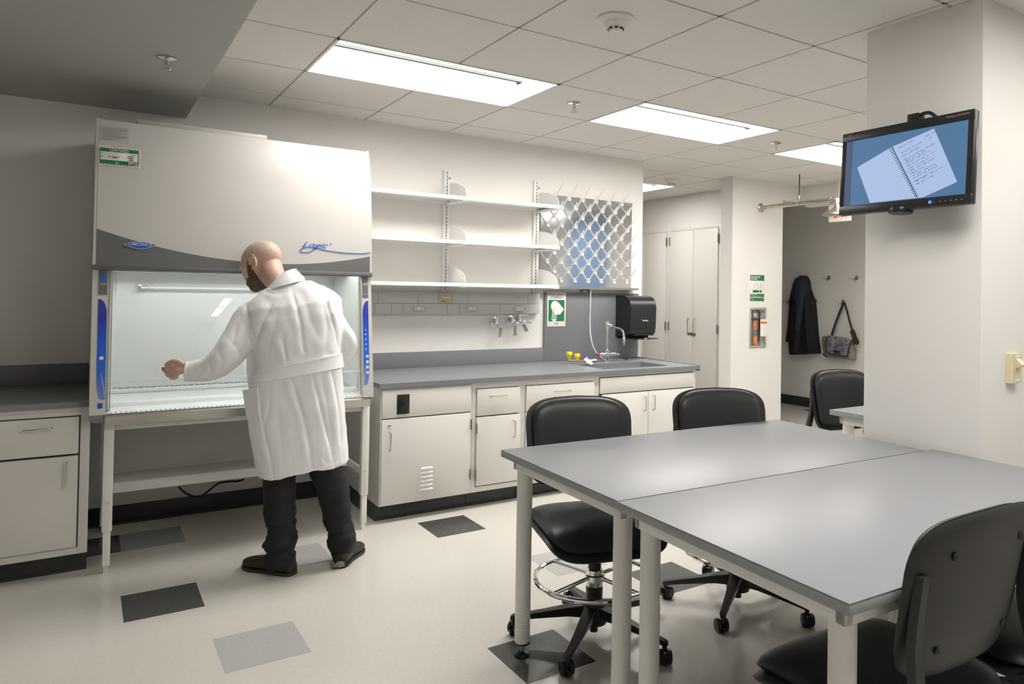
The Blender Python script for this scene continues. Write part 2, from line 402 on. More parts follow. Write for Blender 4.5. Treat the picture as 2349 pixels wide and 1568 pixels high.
def sprinkler(p, label):
    t = thing('sprinkler_head', label, 'sprinkler', p, 'sprinkler heads'); x, y, z = p
    MB().lathe([(.001, -.001), (.038, -.002), (.040, -.006), (.022, -.012), (.001, -.013)], p, n=24).build('escutcheon', 'chrome', t)
    f = MB(); f.cyl((x, y, z-.012), (x, y, z-.028), .010); f.torus((x, y, z-.040), .013, .0028, axis=(0, 1, 0), n=20, m=6)
    f.cyl((x, y, z-.028), (x, y, z-.052), .003, n=8); f.build('frame', 'nick', t)
    MB().cyl((x, y, z-.03), (x, y, z-.048), .0025, n=8).build('bulb', 'hinge', t)
    d = MB(); d.lathe([(.001, -.054), (.019, -.055), (.019, -.057), (.001, -.058)], p, n=16)
    for k in range(10):
        a = k*PI/5; d.box(x+math.cos(a)*.018-.003, x+math.cos(a)*.018+.003, y+math.sin(a)*.018-.003, y+math.sin(a)*.018+.003, z-.058, z-.055)
    d.build('deflector', 'nick', t)
q = at(383, 132, z=SZ); sprinkler(tuple(q), 'sprinkler head hanging from the dark grey soffit')
q = at(1317, 236, z=ZC); sprinkler(tuple(q), 'sprinkler head between the two large ceiling lights')
q = at(1779, 327, z=ZC); sprinkler(tuple(q), 'sprinkler head nearest the emergency shower')
def detector(p, label, s=1):
    t = thing('smoke_detector', label, 'smoke detector', p, 'smoke detectors')
    MB().lathe([(.001, 0), (.075*s, 0), (.077*s, -.006), (.06*s, -.018), (.055*s, -.02)], p, n=36).build('base', 'offw', t)
    b = MB(); b.lathe([(.055*s, -.019), (.052*s, -.026), (.040*s, -.038), (.031*s, -.044), (.030*s, -.052), (.024*s, -.058), (.001, -.060)], p, n=36); b.build('body', 'offw', t)
    v = MB()
    for k in range(8):
        a = k*PI/4+.2; c = Vector(p)+Vector((math.cos(a)*.0305*s, math.sin(a)*.0305*s, -.048)); v.box(c.x-.006, c.x+.006, c.y-.004, c.y+.004, c.z-.003, c.z+.003, rot=Matrix.Rotation(a+PI/2, 3, 'Z'))
    v.build('vent_slot', 'ink', t)
detector(tuple(at(1413, 42, z=ZC)), 'round cream smoke detector on the nearest ceiling tiles')
detector(tuple(at(1542, 412, z=ZC)), 'round smoke detector far back beyond the wall end')

# ------------------------------------------------------------------ case goods
def handle(mb, a, b, out, r=.0042):
    a = Vector(a); b = Vector(b); o = Vector(out); e = (b-a).normalized()*.008
    mb.tube([a, a+o*.75, a+o*.95+e*.4, a+o+e*1.2, b+o-e*1.2, b+o*.95-e*.4, b+o*.75, b], r, n=8)
FY = 1.975                                              # plane of the cabinet fronts
def cabinet(x0, x1, label, fronts, z1=.787, inset=.018, group='base cabinets'):
    t = thing('base_cabinet', label, 'cabinet', ((x0+x1)/2, FY+.3, 0), group)
    b = MB(); th = .018
    if x1 > 2.9: b.box(x0, x1, FY+.003, WY-.02, .10, .62); b.box(x0, x1, FY+.003, FY+.02, .62, z1); b.box(x1-.018, x1, FY+.003, WY-.02, .62, z1); b.box(x0, x0+.018, FY+.003, WY-.02, .62, z1)
    else: b.box(x0, x1, FY+.003, WY-.02, .10, z1)
    if inset > .02 and x1 < 2.9: b.box(x0+inset, x1-inset, FY-.004, FY+.01, .7475, z1-.018, b=.001)
    for a in ((x0, x0+inset, .1, z1), (x1-inset, x1, .1, z1)): b.box(a[0], a[1], FY-.001, FY+.01, a[2], a[3], b=.001)
    b.box(x0+inset, x1-inset, FY-.001, FY+.01, .1, .132, b=.001); b.box(x0+inset, x1-inset, FY-.001, FY+.01, z1-.018, z1, b=.001)
    b.build('body', 'cab', t)
    MB().box(x0+.001, x1-.001, FY+.072, WY-.05, 0, .10).box(x0+.001, x1-.001, FY+.066, FY+.073, 0, .012, b=.002).build('toe_kick', 'base', t)
    bk = MB()
    bk.box(x0+inset, x1-inset, FY-.0005, FY+.004, .132, z1-.018); bk.build('front_recess', 'gap', t)
    for fr in fronts:
        kind, a, c, d, e = fr[:5]; o = fr[5] if len(fr) > 5 else {}
        p = MB().box(a, c, FY-.016, FY+.001, d, e, b=.0025).build({'drawer': 'drawer', 'door': 'door', 'panel': 'panel'}[kind], 'cab', t)
        if o.get('h'):
            h = MB(); (hx0, hz0), (hx1, hz1) = o['h']; handle(h, (hx0, FY-.016, hz0), (hx1, FY-.016, hz1), (0, -.028, 0)); h.build('handle', 'nick', p)
        for hz in o.get('hinge', ()):
            hx = c+.004 if o.get('hs', 'r') == 'r' else a-.004
            q = MB(); q.cyl((hx, FY-.018, hz-.032), (hx, FY-.018, hz+.032), .0055, n=10)
            for k in (-.011, .011): q.cyl((hx, FY-.018, hz+k-.0008), (hx, FY-.018, hz+k+.0008), .0065, n=10)
            q.build('hinge', 'hinge', p)
        if o.get('lock'):
            lx, lz = o['lock']; MB().lathe([(.001, 0), (.011, 0), (.011, .004), (.006, .006), (.001, .006)], (lx, FY-.016, lz), axis=(0, -1, 0), n=16).build('lock', 'chrome', p)
        if o.get('louver'):
            q = MB(); xa, xb, za, zb = o['louver']
            for k in range(6):
                z = za+(zb-za)*(k+.5)/6
                prof = [Vector((0, 0, -.010)), Vector((0, -.007, -.004)), Vector((0, -.006, .004)), Vector((0, 0, .010))]
                q.rings([[Vector((x, FY-.0155, z))+pp*sc for pp in prof] for x, sc in ((xa, .35), (xa+.012, 1), (xb-.012, 1), (xb, .35))])
            q.build('louver_vent', 'cab', p)
        if o.get('outlet'):
            ox, oz = o['outlet']; y = FY-.017
            q = MB().box(ox-.038, ox+.038, y-.005, y, oz-.058, oz+.058, b=.002).build('outlet_plate', 'black', p)
            r = MB()
            for s_ in (-.022, .022): r.lathe([(.001, 0), (.017, 0), (.017, .003), (.001, .003)], (ox, y-.005, oz+s_), axis=(0, -1, 0), n=20)
            r.build('socket', 'blackm', q)
            text('DW-1 CKT 25', .012, (ox, y, oz-.071), X, Z, 'circuit_label', 'grey_ink', p, off=.002)
    return t
cabinet(.500, 1.088, 'white storage cabinet next to the hood with black outlet, louvers and lock',
        [('panel', .506, 1.072, .610, .772, {'outlet': (.631, .688)}),
         ('door', .506, 1.072, .104, .604, {'h': ((.552, .425), (.552, .53)), 'lock': (.550, .566), 'hinge': (.53, .22), 'louver': (.747, .83, .155, .305)})], inset=.012)
cabinet(1.089, 1.445, 'narrow white base cabinet with one drawer and one door, beside the louvered cabinet',
        [('drawer', 1.117, 1.425, .577, .744, {'h': ((1.207, .698), (1.317, .698))}),
         ('door', 1.117, 1.425, .140, .570, {'h': ((1.376, .427), (1.376, .530)), 'hinge': (.50, .21), 'hs': 'l'})], inset=.026)
cabinet(1.446, 2.040, 'white base cabinet with a wide drawer behind the nearer black stool',
        [('drawer', 1.474, 2.015, .577, .744, {'h': ((1.69, .698), (1.808, .698))}),
         ('door', 1.474, 1.742, .140, .570, {'h': ((1.70, .43), (1.70, .53))}), ('door', 1.747, 2.015, .140, .570, {'h': ((1.79, .43), (1.79, .53))})], inset=.026)
cabinet(2.041, 2.985, 'white sink base cabinet with double doors below the grey sink',
        [('panel', 2.070, 2.96, .655, .765), ('door', 2.085, 2.503, .140, .648, {'h': ((2.464, .513), (2.464, .616)), 'hinge': (.60, .2), 'hs': 'l'}),
         ('door', 2.508, 2.945, .140, .648, {'h': ((2.547, .513), (2.547, .616))})], inset=.026)
cl_ = cabinet(-1.302, -.905, 'white base cabinet left of the hood with one drawer and one door',
        [('drawer', -1.262, -.949, .572, .743, {'h': ((-1.158, .70), (-1.053, .70))}),
         ('door', -1.262, -.949, .137, .562, {'h': ((-.994, .43), (-.994, .535))})], inset=.038)

def slab(x0, x1, y0, y1, z0, z1, hole=None, b=.004):
    m = MB()
    if not hole: m.box(x0, x1, y0, y1, z0, z1, b=b); return m
    a, c, d, e = hole
    bm = m.bm; xs = [x0, a, c, x1]; ys = [y0, d, e, y1]
    for z in (z0, z1):
        V = [[bm.verts.new((x, y, z)) for y in ys] for x in xs]
        for i in range(3):
            for j in range(3):
                if (i, j) != (1, 1): bm.faces.new((V[i][j], V[i+1][j], V[i+1][j+1], V[i][j+1]))
    for P in ([(x0, y0), (x1, y0), (x1, y1), (x0, y1)], [(a, d), (c, d), (c, e), (a, e)]):
        for k in range(4):
            p, q = P[k], P[(k+1) % 4]; m.quad((*p, z0), (*q, z0), (*q, z1), (*p, z1))
    bmesh.ops.remove_doubles(bm, verts=bm.verts, dist=1e-5)
    return m
SKa, SKb, SKc, SKd = 2.17, 2.79, 2.05, 2.40
t = thing('worktop', 'long grey laboratory worktop with sink running right of the hood', 'worktop', (1.75, 2.35, .787))
slab(.485, 3.0, 1.950, WY-.002, .788, .815, (SKa, SKb, SKc, SKd)).build('counter_slab', 'top', t)
bs = MB(); bs.rings([[Vector(p) for p in ((SKa+i, SKc+i, z), (SKb-i, SKc+i, z), (SKb-i, SKd-i, z), (SKa+i, SKd-i, z))] for i, z in ((0, .7885), (.004, .75), (.008, .64))], caps=False)
bs.quad((SKa+.008, SKc+.008, .64), (SKb-.008, SKc+.008, .64), (SKb-.008, SKd-.008, .64), (SKa+.008, SKd-.008, .64))
bs.build('sink_basin', 'top', t)
MB().box(3.0, 3.012, 1.95, WY-.002, .775, .822, b=.002).build('end_lip', 'top', t)
MB().box(.50, 2.072, WY-.02, WY-.001, .8155, .925, b=.002).build('backsplash', 'splash', t)
MB().box(2.073, 3.022, WY-.022, WY-.001, .8155, 1.362, b=.003).build('tall_splash_board', 'splash', t)
t = thing('worktop', 'dark grey worktop left of the hood under the soffit', 'worktop', (-1.4, 2.35, .787))
MB().box(-2.1, -.902, 1.950, WY-.002, .788, .815, b=.004).build('counter_slab', 'top', t)
MB().box(-2.1, -.902, WY-.02, WY-.001, .8155, .925, b=.002).build('backsplash', 'splash', t)
dup(cl_, loc=cl_.location+Vector((-.398, 0, 0)), label='white base cabinet at the far left, mostly outside the view')
# ------------------------------------------------------------------ biosafety hood
HX0, HX1 = -.912, .415
H = thing('biosafety_cabinet', 'large white biological safety hood with glass sash and blue side controls on a stand', 'laboratory hood', ((HX0+HX1)/2, 2.3, .70))
def front_y(z):                                         # profile of the bulged front panel
    zz = [1.30, 1.45, 1.60, 1.80, 2.0, 2.10, 2.165]; yy = [1.925, 1.922, 1.928, 1.945, 1.975, 2.00, 2.025]
    return float(np.interp(z, zz, yy))
BTP = [(211, 519.5), (216, 521.5), (250, 534), (283, 544), (307, 551), (362, 565), (438, 583), (498, 593), (552, 599), (600, 603), (647, 605), (690, 605.5), (736, 603.5), (796, 596), (851, 588), (860, 586)]
BTW = [at(u, v, y=1.927) for u, v in BTP]
BTC = np.polyfit([q.x for q in BTW], [q.z for q in BTW], 6)
def band_top(x): return float(np.polyval(BTC, x))
def band_top_old(x):                                        # lower edge of the white panel
    u = (x-HX0)/(HX1-HX0); return float(np.interp(u, [0, .08, .2, .35, .5, .65, .8, .9, 1], [1.652, 1.612, 1.572, 1.522, 1.494, 1.478, 1.478, 1.490, 1.512]))
b = MB()
b.box(HX0, HX1, 2.09, 2.72, 1.52, 2.16, b=.004); b.box(HX0, HX1, 2.21, 2.72, 1.442, 1.53)         # upper body
b.box(HX0, HX0+.07, 1.98, 2.72, .76, 1.45); b.box(HX1-.05, HX1, 1.98, 2.72, .76, 1.45)   # side bodies
b.box(HX0+.06, HX1-.045, 2.60, 2.72, .76, 1.45)
b.box(HX0+.02, HX1-.02, 2.0, 2.72, .70, .755)
for s0 in (HX0, HX1):                                   # side plates follow the front curve
    x0, x1 = (s0, s0+.012) if s0 < 0 else (s0-.012, s0)
    pf = [(2.165, front_y(2.165)-.002)]+[(z, front_y(z)-.002) for z in (2.10, 2.0, 1.9, 1.8, 1.7, 1.6, 1.5, 1.45)]+[(1.45, 2.1), (2.165, 2.1)]
    b.prism([Vector((x0, y, z)) for z, y in pf], (0, 0, 0), (x1-x0, 0, 0))
b.build('body', 'hood', H)
# front skin: white panel and dark band share one curved grid, split by the swoosh
N = 60
def skin(zf0, zf1, off, n=16):
    m = MB(); R = []
    for k in range(n+1):
        row = []
        for i in range(N+1):
            x = HX0+.012+(HX1-HX0-.024)*i/N; z = zf0(x)+(zf1(x)-zf0(x))*k/n
            row.append(Vector((x, front_y(z)-off, z)))
        R.append(row)
    m.rings(R, closed=False, caps=False)
    back = [[p+Vector((0, .012, 0)) for p in r] for r in R]; m.rings(back, closed=False, caps=False)
    for rr, bb in ((R[0], back[0]), (R[-1], back[-1])): m.rings([rr, bb], closed=False, caps=False)
    for i in (0, -1): m.rings([[r[i] for r in R], [r[i] for r in back]], closed=False, caps=False)
    return m
skin(lambda x: band_top(x), lambda x: 2.160, .003).build('front_panel', 'hood', H)
band = skin(lambda x: 1.452, lambda x: band_top(x), .0032, 8).build('dark_band', 'hood_g', H); band['label'] = 'dark grey curved band below the white panel'
m = MB(); m.box(HX0-.003, HX1+.003, 1.912, 1.965, 1.432, 1.456, b=.006); m.build('lower_edge_moulding', 'hood_g', H)
m = MB(); m.box(-.74, -.125, 2.10, 2.50, 2.16, 2.198, b=.003); m.build('top_duct_cover', 'hood', H)
m = MB(); m.box(.115, .335, 2.12, 2.32, 2.16, 2.178, b=.003); m.build('exhaust_cover', 'hood', H)
# slanted side pillars: y moves out as they go down
def py(z): return float(np.interp(z, [.74, 1.45], [1.845, 1.935]))
def pillar(x0, x1, name, mname, off, z0=.76, z1=1.445, thick=.10, parent=H, cut=None):
    pts = [Vector((x0, py(z0)-off, z0)), Vector((x1, py(z0)-off, z0)), Vector((x1, py(z1)-off, z1)), Vector((x0, py(z1)-off, z1))]
    m = MB(); m.rings([pts, [p+Vector((0, thick, 0)) for p in pts]]); return m.build(name, mname, parent)
pL = pillar(HX0, HX0+.062, 'side_pillar', 'hood', 0); pR = pillar(HX1-.055, HX1, 'side_pillar', 'hood', 0)
for pp, xa, xb in ((pL, HX0+.025, HX0+.060), (pR, HX1-.052, HX1-.020)):
    pillar(xa, xb, 'name_plate', 'hood_g', .003, z0=1.315, z1=1.43, thick=.003, parent=pp)
    c = (xa+xb)/2; w = (xb-xa)/2
    prof = [(1.295, .25), (1.285, .6), (1.265, .85), (1.24, 1), (1.1, 1.0), (.95, 1.0), (.88, .92), (.845, .75), (.83, .55)]
    sgn = 1 if pp is pL else -1
    L = []; Rr = []
    for z, k in prof:
        if sgn > 0: a_, b_ = c-w, c-w+2*w*k
        else: a_, b_ = c+w-2*w*k, c+w
        if z < .9: a_, b_ = (c+w-2*w*k, c+w) if sgn > 0 else (c-w, c-w+2*w*k)
        L.append(Vector((a_, py(z)-.0015, z))); Rr.append(Vector((b_, py(z)-.0015, z)))
    m = MB(); m.rings([[l, r, r+Y*.003, l+Y*.003] for l, r in zip(L, Rr)]); cp = m.build('control_strip', 'blue', pp)
    q = MB()
    if sgn < 0:
        for k in range(4):
            z = .895+k*.030; q.lathe([(.001, 0), (.0085, 0), (.0085, .002), (.001, .003)], (c+.004, py(z)-.002, z), axis=(0, -1, 0), n=16)
        for k in range(5):
            z = 1.025+k*.027; q.lathe([(.001, 0), (.004, 0), (.001, .002)], (c-.002, py(z)-.002, z), axis=(0, -1, 0), n=10)
    else:
        z = 1.02; q.lathe([(.001, 0), (.009, 0), (.009, .002), (.001, .003)], (c, py(z)-.002, z), axis=(0, -1, 0), n=16)
    q.build('button', 'offw', cp)
    w_ = MB(); w_.tube([Vector((c+sgn*x, py(z)-.002, z)) for x, z in ((.0, .95), (.004, .92), (.011, .88), (.014, .85))], .0009, n=5); w_.build('pinstripe', 'offw', cp)
text('Purifier', .0095, (HX0+.043, py(1.36)-.003, 1.365), X, Z, 'lettering', 'white', pL, shear=.3, off=.001)
m = MB().box(HX0+.031, HX0+.055, py(1.39)-.0045, py(1.39)-.002, 1.378, 1.412, b=.003); m.build('logo_tile', 'blue_b', pL)
text('A2', .022, (HX1-.036, py(1.39)-.003, 1.39), X, Z, 'lettering', 'white', pR, shear=.3, off=.001)
text('LABCONCO', .006, (HX1-.036, py(1.34)-.003, 1.335), X, Z, 'lettering', 'white', pR, off=.001)
m = MB().box(HX0+.032, HX0+.052, py(.80)-.002, py(.80)+.002, .79, .815, b=.001); m.build('certification_mark', 'blue_b', pL)
for x0, x1 in ((HX0, HX0+.066), (HX1-.06, HX1)):
    m = MB(); m.rings([[Vector(p) for p in ((x0, 1.845, z_), (x1, 1.86, z_), (x1, 1.97, z_), (x0, 1.97, z_))] if k == 0 else [Vector(p) for p in ((x0, 1.90, z_), (x1, 1.90, z_), (x1, 1.97, z_), (x0, 1.97, z_))] for k, z_ in enumerate((.760, .722))]); m.build('pillar_foot', 'hood_g2', H)
# interior
IX0, IX1, IY1 = HX0+.075, HX1-.052, 2.50
m = MB()
m.box(IX0+.03, IX1, IY1, IY1+.02, .80, 1.44)            # back wall
m.rings([[Vector((IX0, 1.98, z)), Vector((IX0+.005, 2.40, z)), Vector((IX0+.015, 2.46, z)), Vector((IX0+.04, IY1, z))] for z in (.78, 1.44)], closed=False, caps=False)
m.box(IX1-.002, IX1, 1.97, IY1, .80, 1.44); m.box(IX0, IX1, 2.20, IY1, 1.434, 1.440); m.box(IX0, IX1, 2.20, 2.204, 1.434, 1.518); m.box(IX0, IX1, 1.975, 2.20, 1.512, 1.518)
m.build('interior_lining', 'steel_in', H)
MB().cyl((IX0+.04, 2.03, 1.478), (IX1-.04, 2.03, 1.478), .016, n=12).build('fluorescent_tube', 'tubelight', H)
u = MB(); u.cyl((-.66, 2.44, 1.352), (.30, 2.44, 1.352), .008, n=12); uo = u.build('ultraviolet_tube', 'uv', H)
e = MB(); e.box(-.700, -.686, 2.43, 2.50, 1.335, 1.370, b=.002); e.cyl((-.69, 2.44, 1.352), (-.655, 2.44, 1.352), .0095); e.cyl((-.64, 2.44, 1.352), (-.63, 2.44, 1.352), .009)
e.box(.300, .314, 2.43, 2.50, 1.335, 1.370, b=.002); e.build('tube_socket', 'chrome', uo)
# work surface, rear slots, perforated front grille, stainless lip
m = MB(); m.box(IX0, IX1, 2.03, IY1, .775, .785); m.rings([[Vector(p) for p in ((IX0+.0, 2.03, .80), (IX1, 2.03, .80), (IX1, 2.035, .785), (IX0, 2.035, .785))], [Vector(p) for p in ((IX0, 1.99, .80), (IX1, 1.99, .80), (IX1, 1.99, .78), (IX0, 1.99, .78))]])
m.box(IX0, IX1, 2.40, IY1, .785, .805, b=.006); wsf = m.build('work_surface', 'steel_in', H)
s = MB()
for k in range(18):
    x = IX0+.06+k*.061
    if x+.05 < IX1: s.box(x, x+.052, 2.440, 2.452, .8045, .8062)
    if x+.05 < IX1: s.box(x-.03, x+.018, 2.478, 2.484, .8045, .8062)
s.build('rear_slots', 'ink', wsf)
m = MB(); gr = [(1.990, .800), (1.93, .778), (1.885, .765), (1.862, .760)]
m.rings([[Vector((x, y, z)) for y, z in gr] for x in (HX0+.06, HX1-.05)], closed=False, caps=False); gl = m.build('front_grille', 'steel_in', H)
h = MB(); n_ = 0
for k in range(64):
    x = HX0+.085+k*.0204
    if x > HX1-.07: break
    h.lathe([(.001, .0), (.0036, .0), (.0036, .0006), (.001, .0006)], (x, 1.873, .7625+.0004), axis=(0, -.3, .95), n=8)
    for r_ in range(8):
        y = 1.938+(r_//2)*.009; z = float(np.interp(y, [1.93, 1.99], [.778, .800])); h.lathe([(.001, 0), (.0019, 0), (.0019, .0006), (.001, .0006)], (x+(r_ % 2)*.0102+((r_//2) % 2)*.005, y, z+.0004), axis=(0, -.35, .94), n=5)
h.build('perforations', 'ink', gl)
m = MB(); m.rings([[Vector((x, y, z)) for y, z in ((1.885, .762), (1.858, .757), (1.852, .748), (1.868, .705), (1.885, .703), (1.90, .71))] for x in (HX0+.062, HX1-.012)], closed=True); lip = m.build('front_lip', 'lipsteel', H)
# sash
def gy(z): return float(np.interp(z, [.90, 1.44], [1.905, 1.966]))
m = MB(); g = [Vector((IX0-.005, gy(z), z)) for z in (.905, 1.44)]+[Vector((IX1+.005, gy(z), z)) for z in (1.44, .905)]
m.rings([g, [p+Y*.005 for p in g]]); sash = m.build('sash_glass', 'glass', H); sash['label'] = 'clear sliding glass sash'
m = MB(); m.box(IX0-.005, IX1+.005, gy(.90)-.003, gy(.90)+.006, .897, .905, b=.002); m.build('sash_bar', 'uv', sash)
for x in (IX0-.008, IX1+.004):
    m = MB(); m.rings([[Vector((x-.005, gy(z)-.022, z)), Vector((x+.006, gy(z)-.022, z)), Vector((x+.006, gy(z)+.02, z)), Vector((x-.005, gy(z)+.02, z))] for z in (.76, 1.44)]); m.build('sash_track', 'hood_g2', H)
for x in (IX0+.004, IX1-.006):
    m = MB(); m.rings([[Vector((x-.002, gy(z)-.012, z)), Vector((x+.003, gy(z)-.012, z)), Vector((x+.003, gy(z)+.01, z)), Vector((x-.002, gy(z)+.01, z))] for z in (.76, 1.44)]); m.build('sash_seal', 'nick', H)
for z in (1.35,):
    q = MB()
    for dx in (0, .022): q.lathe([(.001, 0), (.008, 0), (.008, .004), (.001, .004)], (.24+dx, IY1, z), axis=(0, -1, 0), n=14)
    q.build('valve_port', 'hinge', H)
# stand
for x0 in (-.851, .380):
    for yy in (1.925, 2.60):
        lg = MB().box(x0, x0+.042, yy, yy+.04, .195, .702, b=.003).build('stand_leg', 'tleg', H)
        MB().box(x0+.006, x0+.037, yy+.004, yy+.036, .035, .20, b=.002).build('leg_extension', 'tleg', lg)
        MB().cyl((x0+.021, yy+.02, 0), (x0+.021, yy+.02, .038), .014).build('levelling_foot', 'chrome', lg)
        MB().lathe([(.001, 0), (.007, 0), (.005, .004), (.001, .005)], (x0+.021, yy, .33), axis=(0, -1, 0), n=6).build('bolt', 'chrome', lg)
st = MB(); st.box(-.81, .40, 2.56, 2.62, .66, .70, b=.002); st.box(-.81, .381, 1.94, 1.96, .67, .70, b=.002)
for x0 in (-.845, .386): st.box(x0, x0+.03, 1.96, 2.6, .66, .70, b=.002)
st.build('stand_frame', 'tleg', H)
sh = MB(); zt = at(258, 1108, y=2.22).z
sh.box(-.82, .39, 2.22, 2.45, zt-.008, zt, b=.002); sh.box(-.82, .39, 2.22, 2.232, zt-.052, zt-.002, b=.003)
for x0 in (-.845, .386): sh.box(x0, x0+.02, 1.96, 2.60, zt-.05, zt-.012)
sh.build('stand_shelf', 'tleg', H)
# decals on the front skin
def on_front(u, v):
    y = 1.95
    for _ in range(6):
        p = at(u, v, y=y); y = front_y(p.z)-.0045
    return at(u, v, y=y)
def decal(pts, name, m, parent, lift=.0006, mi=0):
    mb = MB(); P = [on_front(*p) for p in pts]; mb.rings([P, [p+Vector((0, -lift, 0)) for p in P]]); return mb.build(name, m, parent)
A = [(225, 334), (322, 343), (321, 386), (224, 377)]
def quadpt(A, s, t):
    tl, tr, br, bl = [Vector((*a, 0)) for a in A]; p = tl.lerp(tr, s).lerp(bl.lerp(br, s), t); return (p.x, p.y)
cs = thing('certification_sticker', 'green striped CERTIFIED sticker at the top left of the hood', 'sticker', on_front(273, 360))
decal(A, 'sticker_sheet', 'paper', cs, .0005)
def sub(s0, s1, t0, t1, name, m, lift, par=cs): return decal([quadpt(A, s0, t0), quadpt(A, s1, t0), quadpt(A, s1, t1), quadpt(A, s0, t1)], name, m, par, lift)
sub(.015, .985, .03, .97, 'green_field', 'green', .0009)
st_ = MB()
def stq(s0, t0, s1, t1, s2, t2, s3, t3):
    P = [on_front(*quadpt(A, a, b_)) for a, b_ in ((s0, t0), (s1, t1), (s2, t2), (s3, t3))]; st_.rings([P, [p+Vector((0, -.0013, 0)) for p in P]])
for k in range(17):
    s = .03+k*.057; stq(s, .03, s+.028, .03, s+.045, .09, s+.017, .09); stq(s, .91, s+.028, .91, s+.045, .97, s+.017, .97)
for k in range(9):
    t_ = .06+k*.10; stq(.015, t_, .045, t_+.05, .045, t_+.095, .015, t_+.045); stq(.955, t_, .985, t_+.05, .985, t_+.095, .955, t_+.045)
st_.build('border_stripes', 'paper', cs)
sub(.06, .94, .27, .70, 'form_panel', 'paper', .0013)
text('CERTIFIED', .017, on_front(*quadpt(A, .5, .185)), X, Z, 'lettering', 'paper', cs, off=.002)
text('BV', .0125, on_front(*quadpt(A, .46, .84)), X, Z, 'lettering', 'paper', cs, off=.002)
hw = MB(); rnd = random.Random(3)
def scribble(mb, quad_, s0, s1, t, amp, r, pt, n=26, rnd=rnd):
    pts = []
    for k in range(n):
        s = s0+(s1-s0)*k/(n-1); pts.append(pt(s, t+rnd.uniform(-amp, amp)))
    mb.tube(pts, r, n=4)
fp = lambda s, t: on_front(*quadpt(A, s, t))+Vector((0, -.0018, 0))
for t_, s0, s1 in ((.36, .78, .92), (.42, .70, .84), (.48, .70, .86), (.54, .72, .84), (.60, .76, .84), (.65, .72, .84), (.52, .24, .52), (.56, .36, .44), (.36, .08, .11), (.52, .08, .11), (.58, .08, .11)):
    scribble(hw, A, s0, s1, t_, .022, .0008, fp)
for t_ in (.33, .38, .43, .48, .58, .63): hw.tube([fp(.12, t_), fp(.5, t_)], .0003, n=4)
hw.build('handwriting', 'ink', cs)
sub(.72, .93, .74, .92, 'signature_box', 'paper', .0014)
sg = MB()
for t_ in (.79, .84, .88): scribble(sg, A, .73, .92, t_, .04, .0008, fp)
sg.build('signature', 'ink', cs)
A2 = [(231, 289), (298, 292), (297, 328), (230, 324)]
cs2 = thing('instruction_label', 'faint grey instruction label with fine print above the green sticker', 'label', on_front(265, 308))
decal(A2, 'label_sheet', 'film', cs2, .0005)
tx = MB()
for k in range(15):
    t_ = .08+k*.058; e_ = [.80, .95, .97, .93, .96, .60, .9, .95, .7, .96, .97, .88, .95, .6, .97][k]
    f2 = lambda s, t: on_front(*quadpt(A2, s, t))+Vector((0, -.0012, 0))
    scribble(tx, A2, .05, e_, t_, .006, .0006, f2, n=30)
tx.build('fine_print', 'grey_ink', cs2)
# name badge
def badge(sc, lift, m, name, par):
    c = (322, 561); mb = MB(); P = []
    for k in range(40):
        a = 2*PI*k/40; x = math.cos(a); y_ = math.sin(a); w = 39*sc
        yy = (1-abs(x)**2.0)*6.8*sc**1.5*-1 if y_ < 0 else (1-abs(x)**1.5)*10.5*sc**1.5
        P.append(on_front(c[0]+x*w, c[1]+yy+(x*1.0)))
    # remove duplicate ends
    Q = [p for i, p in enumerate(P) if (p-P[i-1]).length > 1e-5]
    mb.rings([Q, [p+Vector((0, -lift, 0)) for p in Q]]); return mb.build(name, m, par)
bd = badge(1.0, .004, 'offw', 'name_badge', H); badge(.92, .0048, 'blue_b', 'badge_field', bd)
text('LABCONCO', .019, on_front(322, 560.5), X, Z, 'badge_lettering', 'paper', bd, off=.0055, ext=.0005, font_scale_x=.92)
# script lettering with swoosh
sw = MB()
sc_pts = [(849, 579), (830, 581), (800, 580), (770, 577), (745, 573), (728, 568), (712, 566), (698, 568), (689, 573), (690, 577), (700, 578.5), (712, 577), (722, 571), (729, 566)]
sw.tube([on_front(*p)+Vector((0, -.001, 0)) for p in [(q.x, q.y) for q in smooth_pts([(a, b_, 0) for a, b_ in sc_pts], 5)]], .0019, n=6); swo = sw.build('swoosh', 'blue_b', H)
text('Logic', .042, on_front(720, 562), X, Z, 'script_lettering', 'blue_b', swo, off=.001, shear=.5, font_scale_x=1.45)
text('+', .026, on_front(757, 560), X, Z, 'script_lettering', 'blue_b', swo, off=.001, shear=.3)
# faint dark power cord hanging from the shelf
c = MB(); pts = [(410, 1116), (425, 1130), (445, 1138), (462, 1137), (480, 1124), (502, 1108), (525, 1104), (545, 1103), (560, 1099)]
c.tube(smooth_pts([at(a, b_, y=2.60) for a, b_ in pts], 5), .006, n=8); tag(c.build('power_cord', 'black', origin=at(460, 1135, y=2.6)), 'black power cord sagging below the stand shelf under the hood', 'cord')

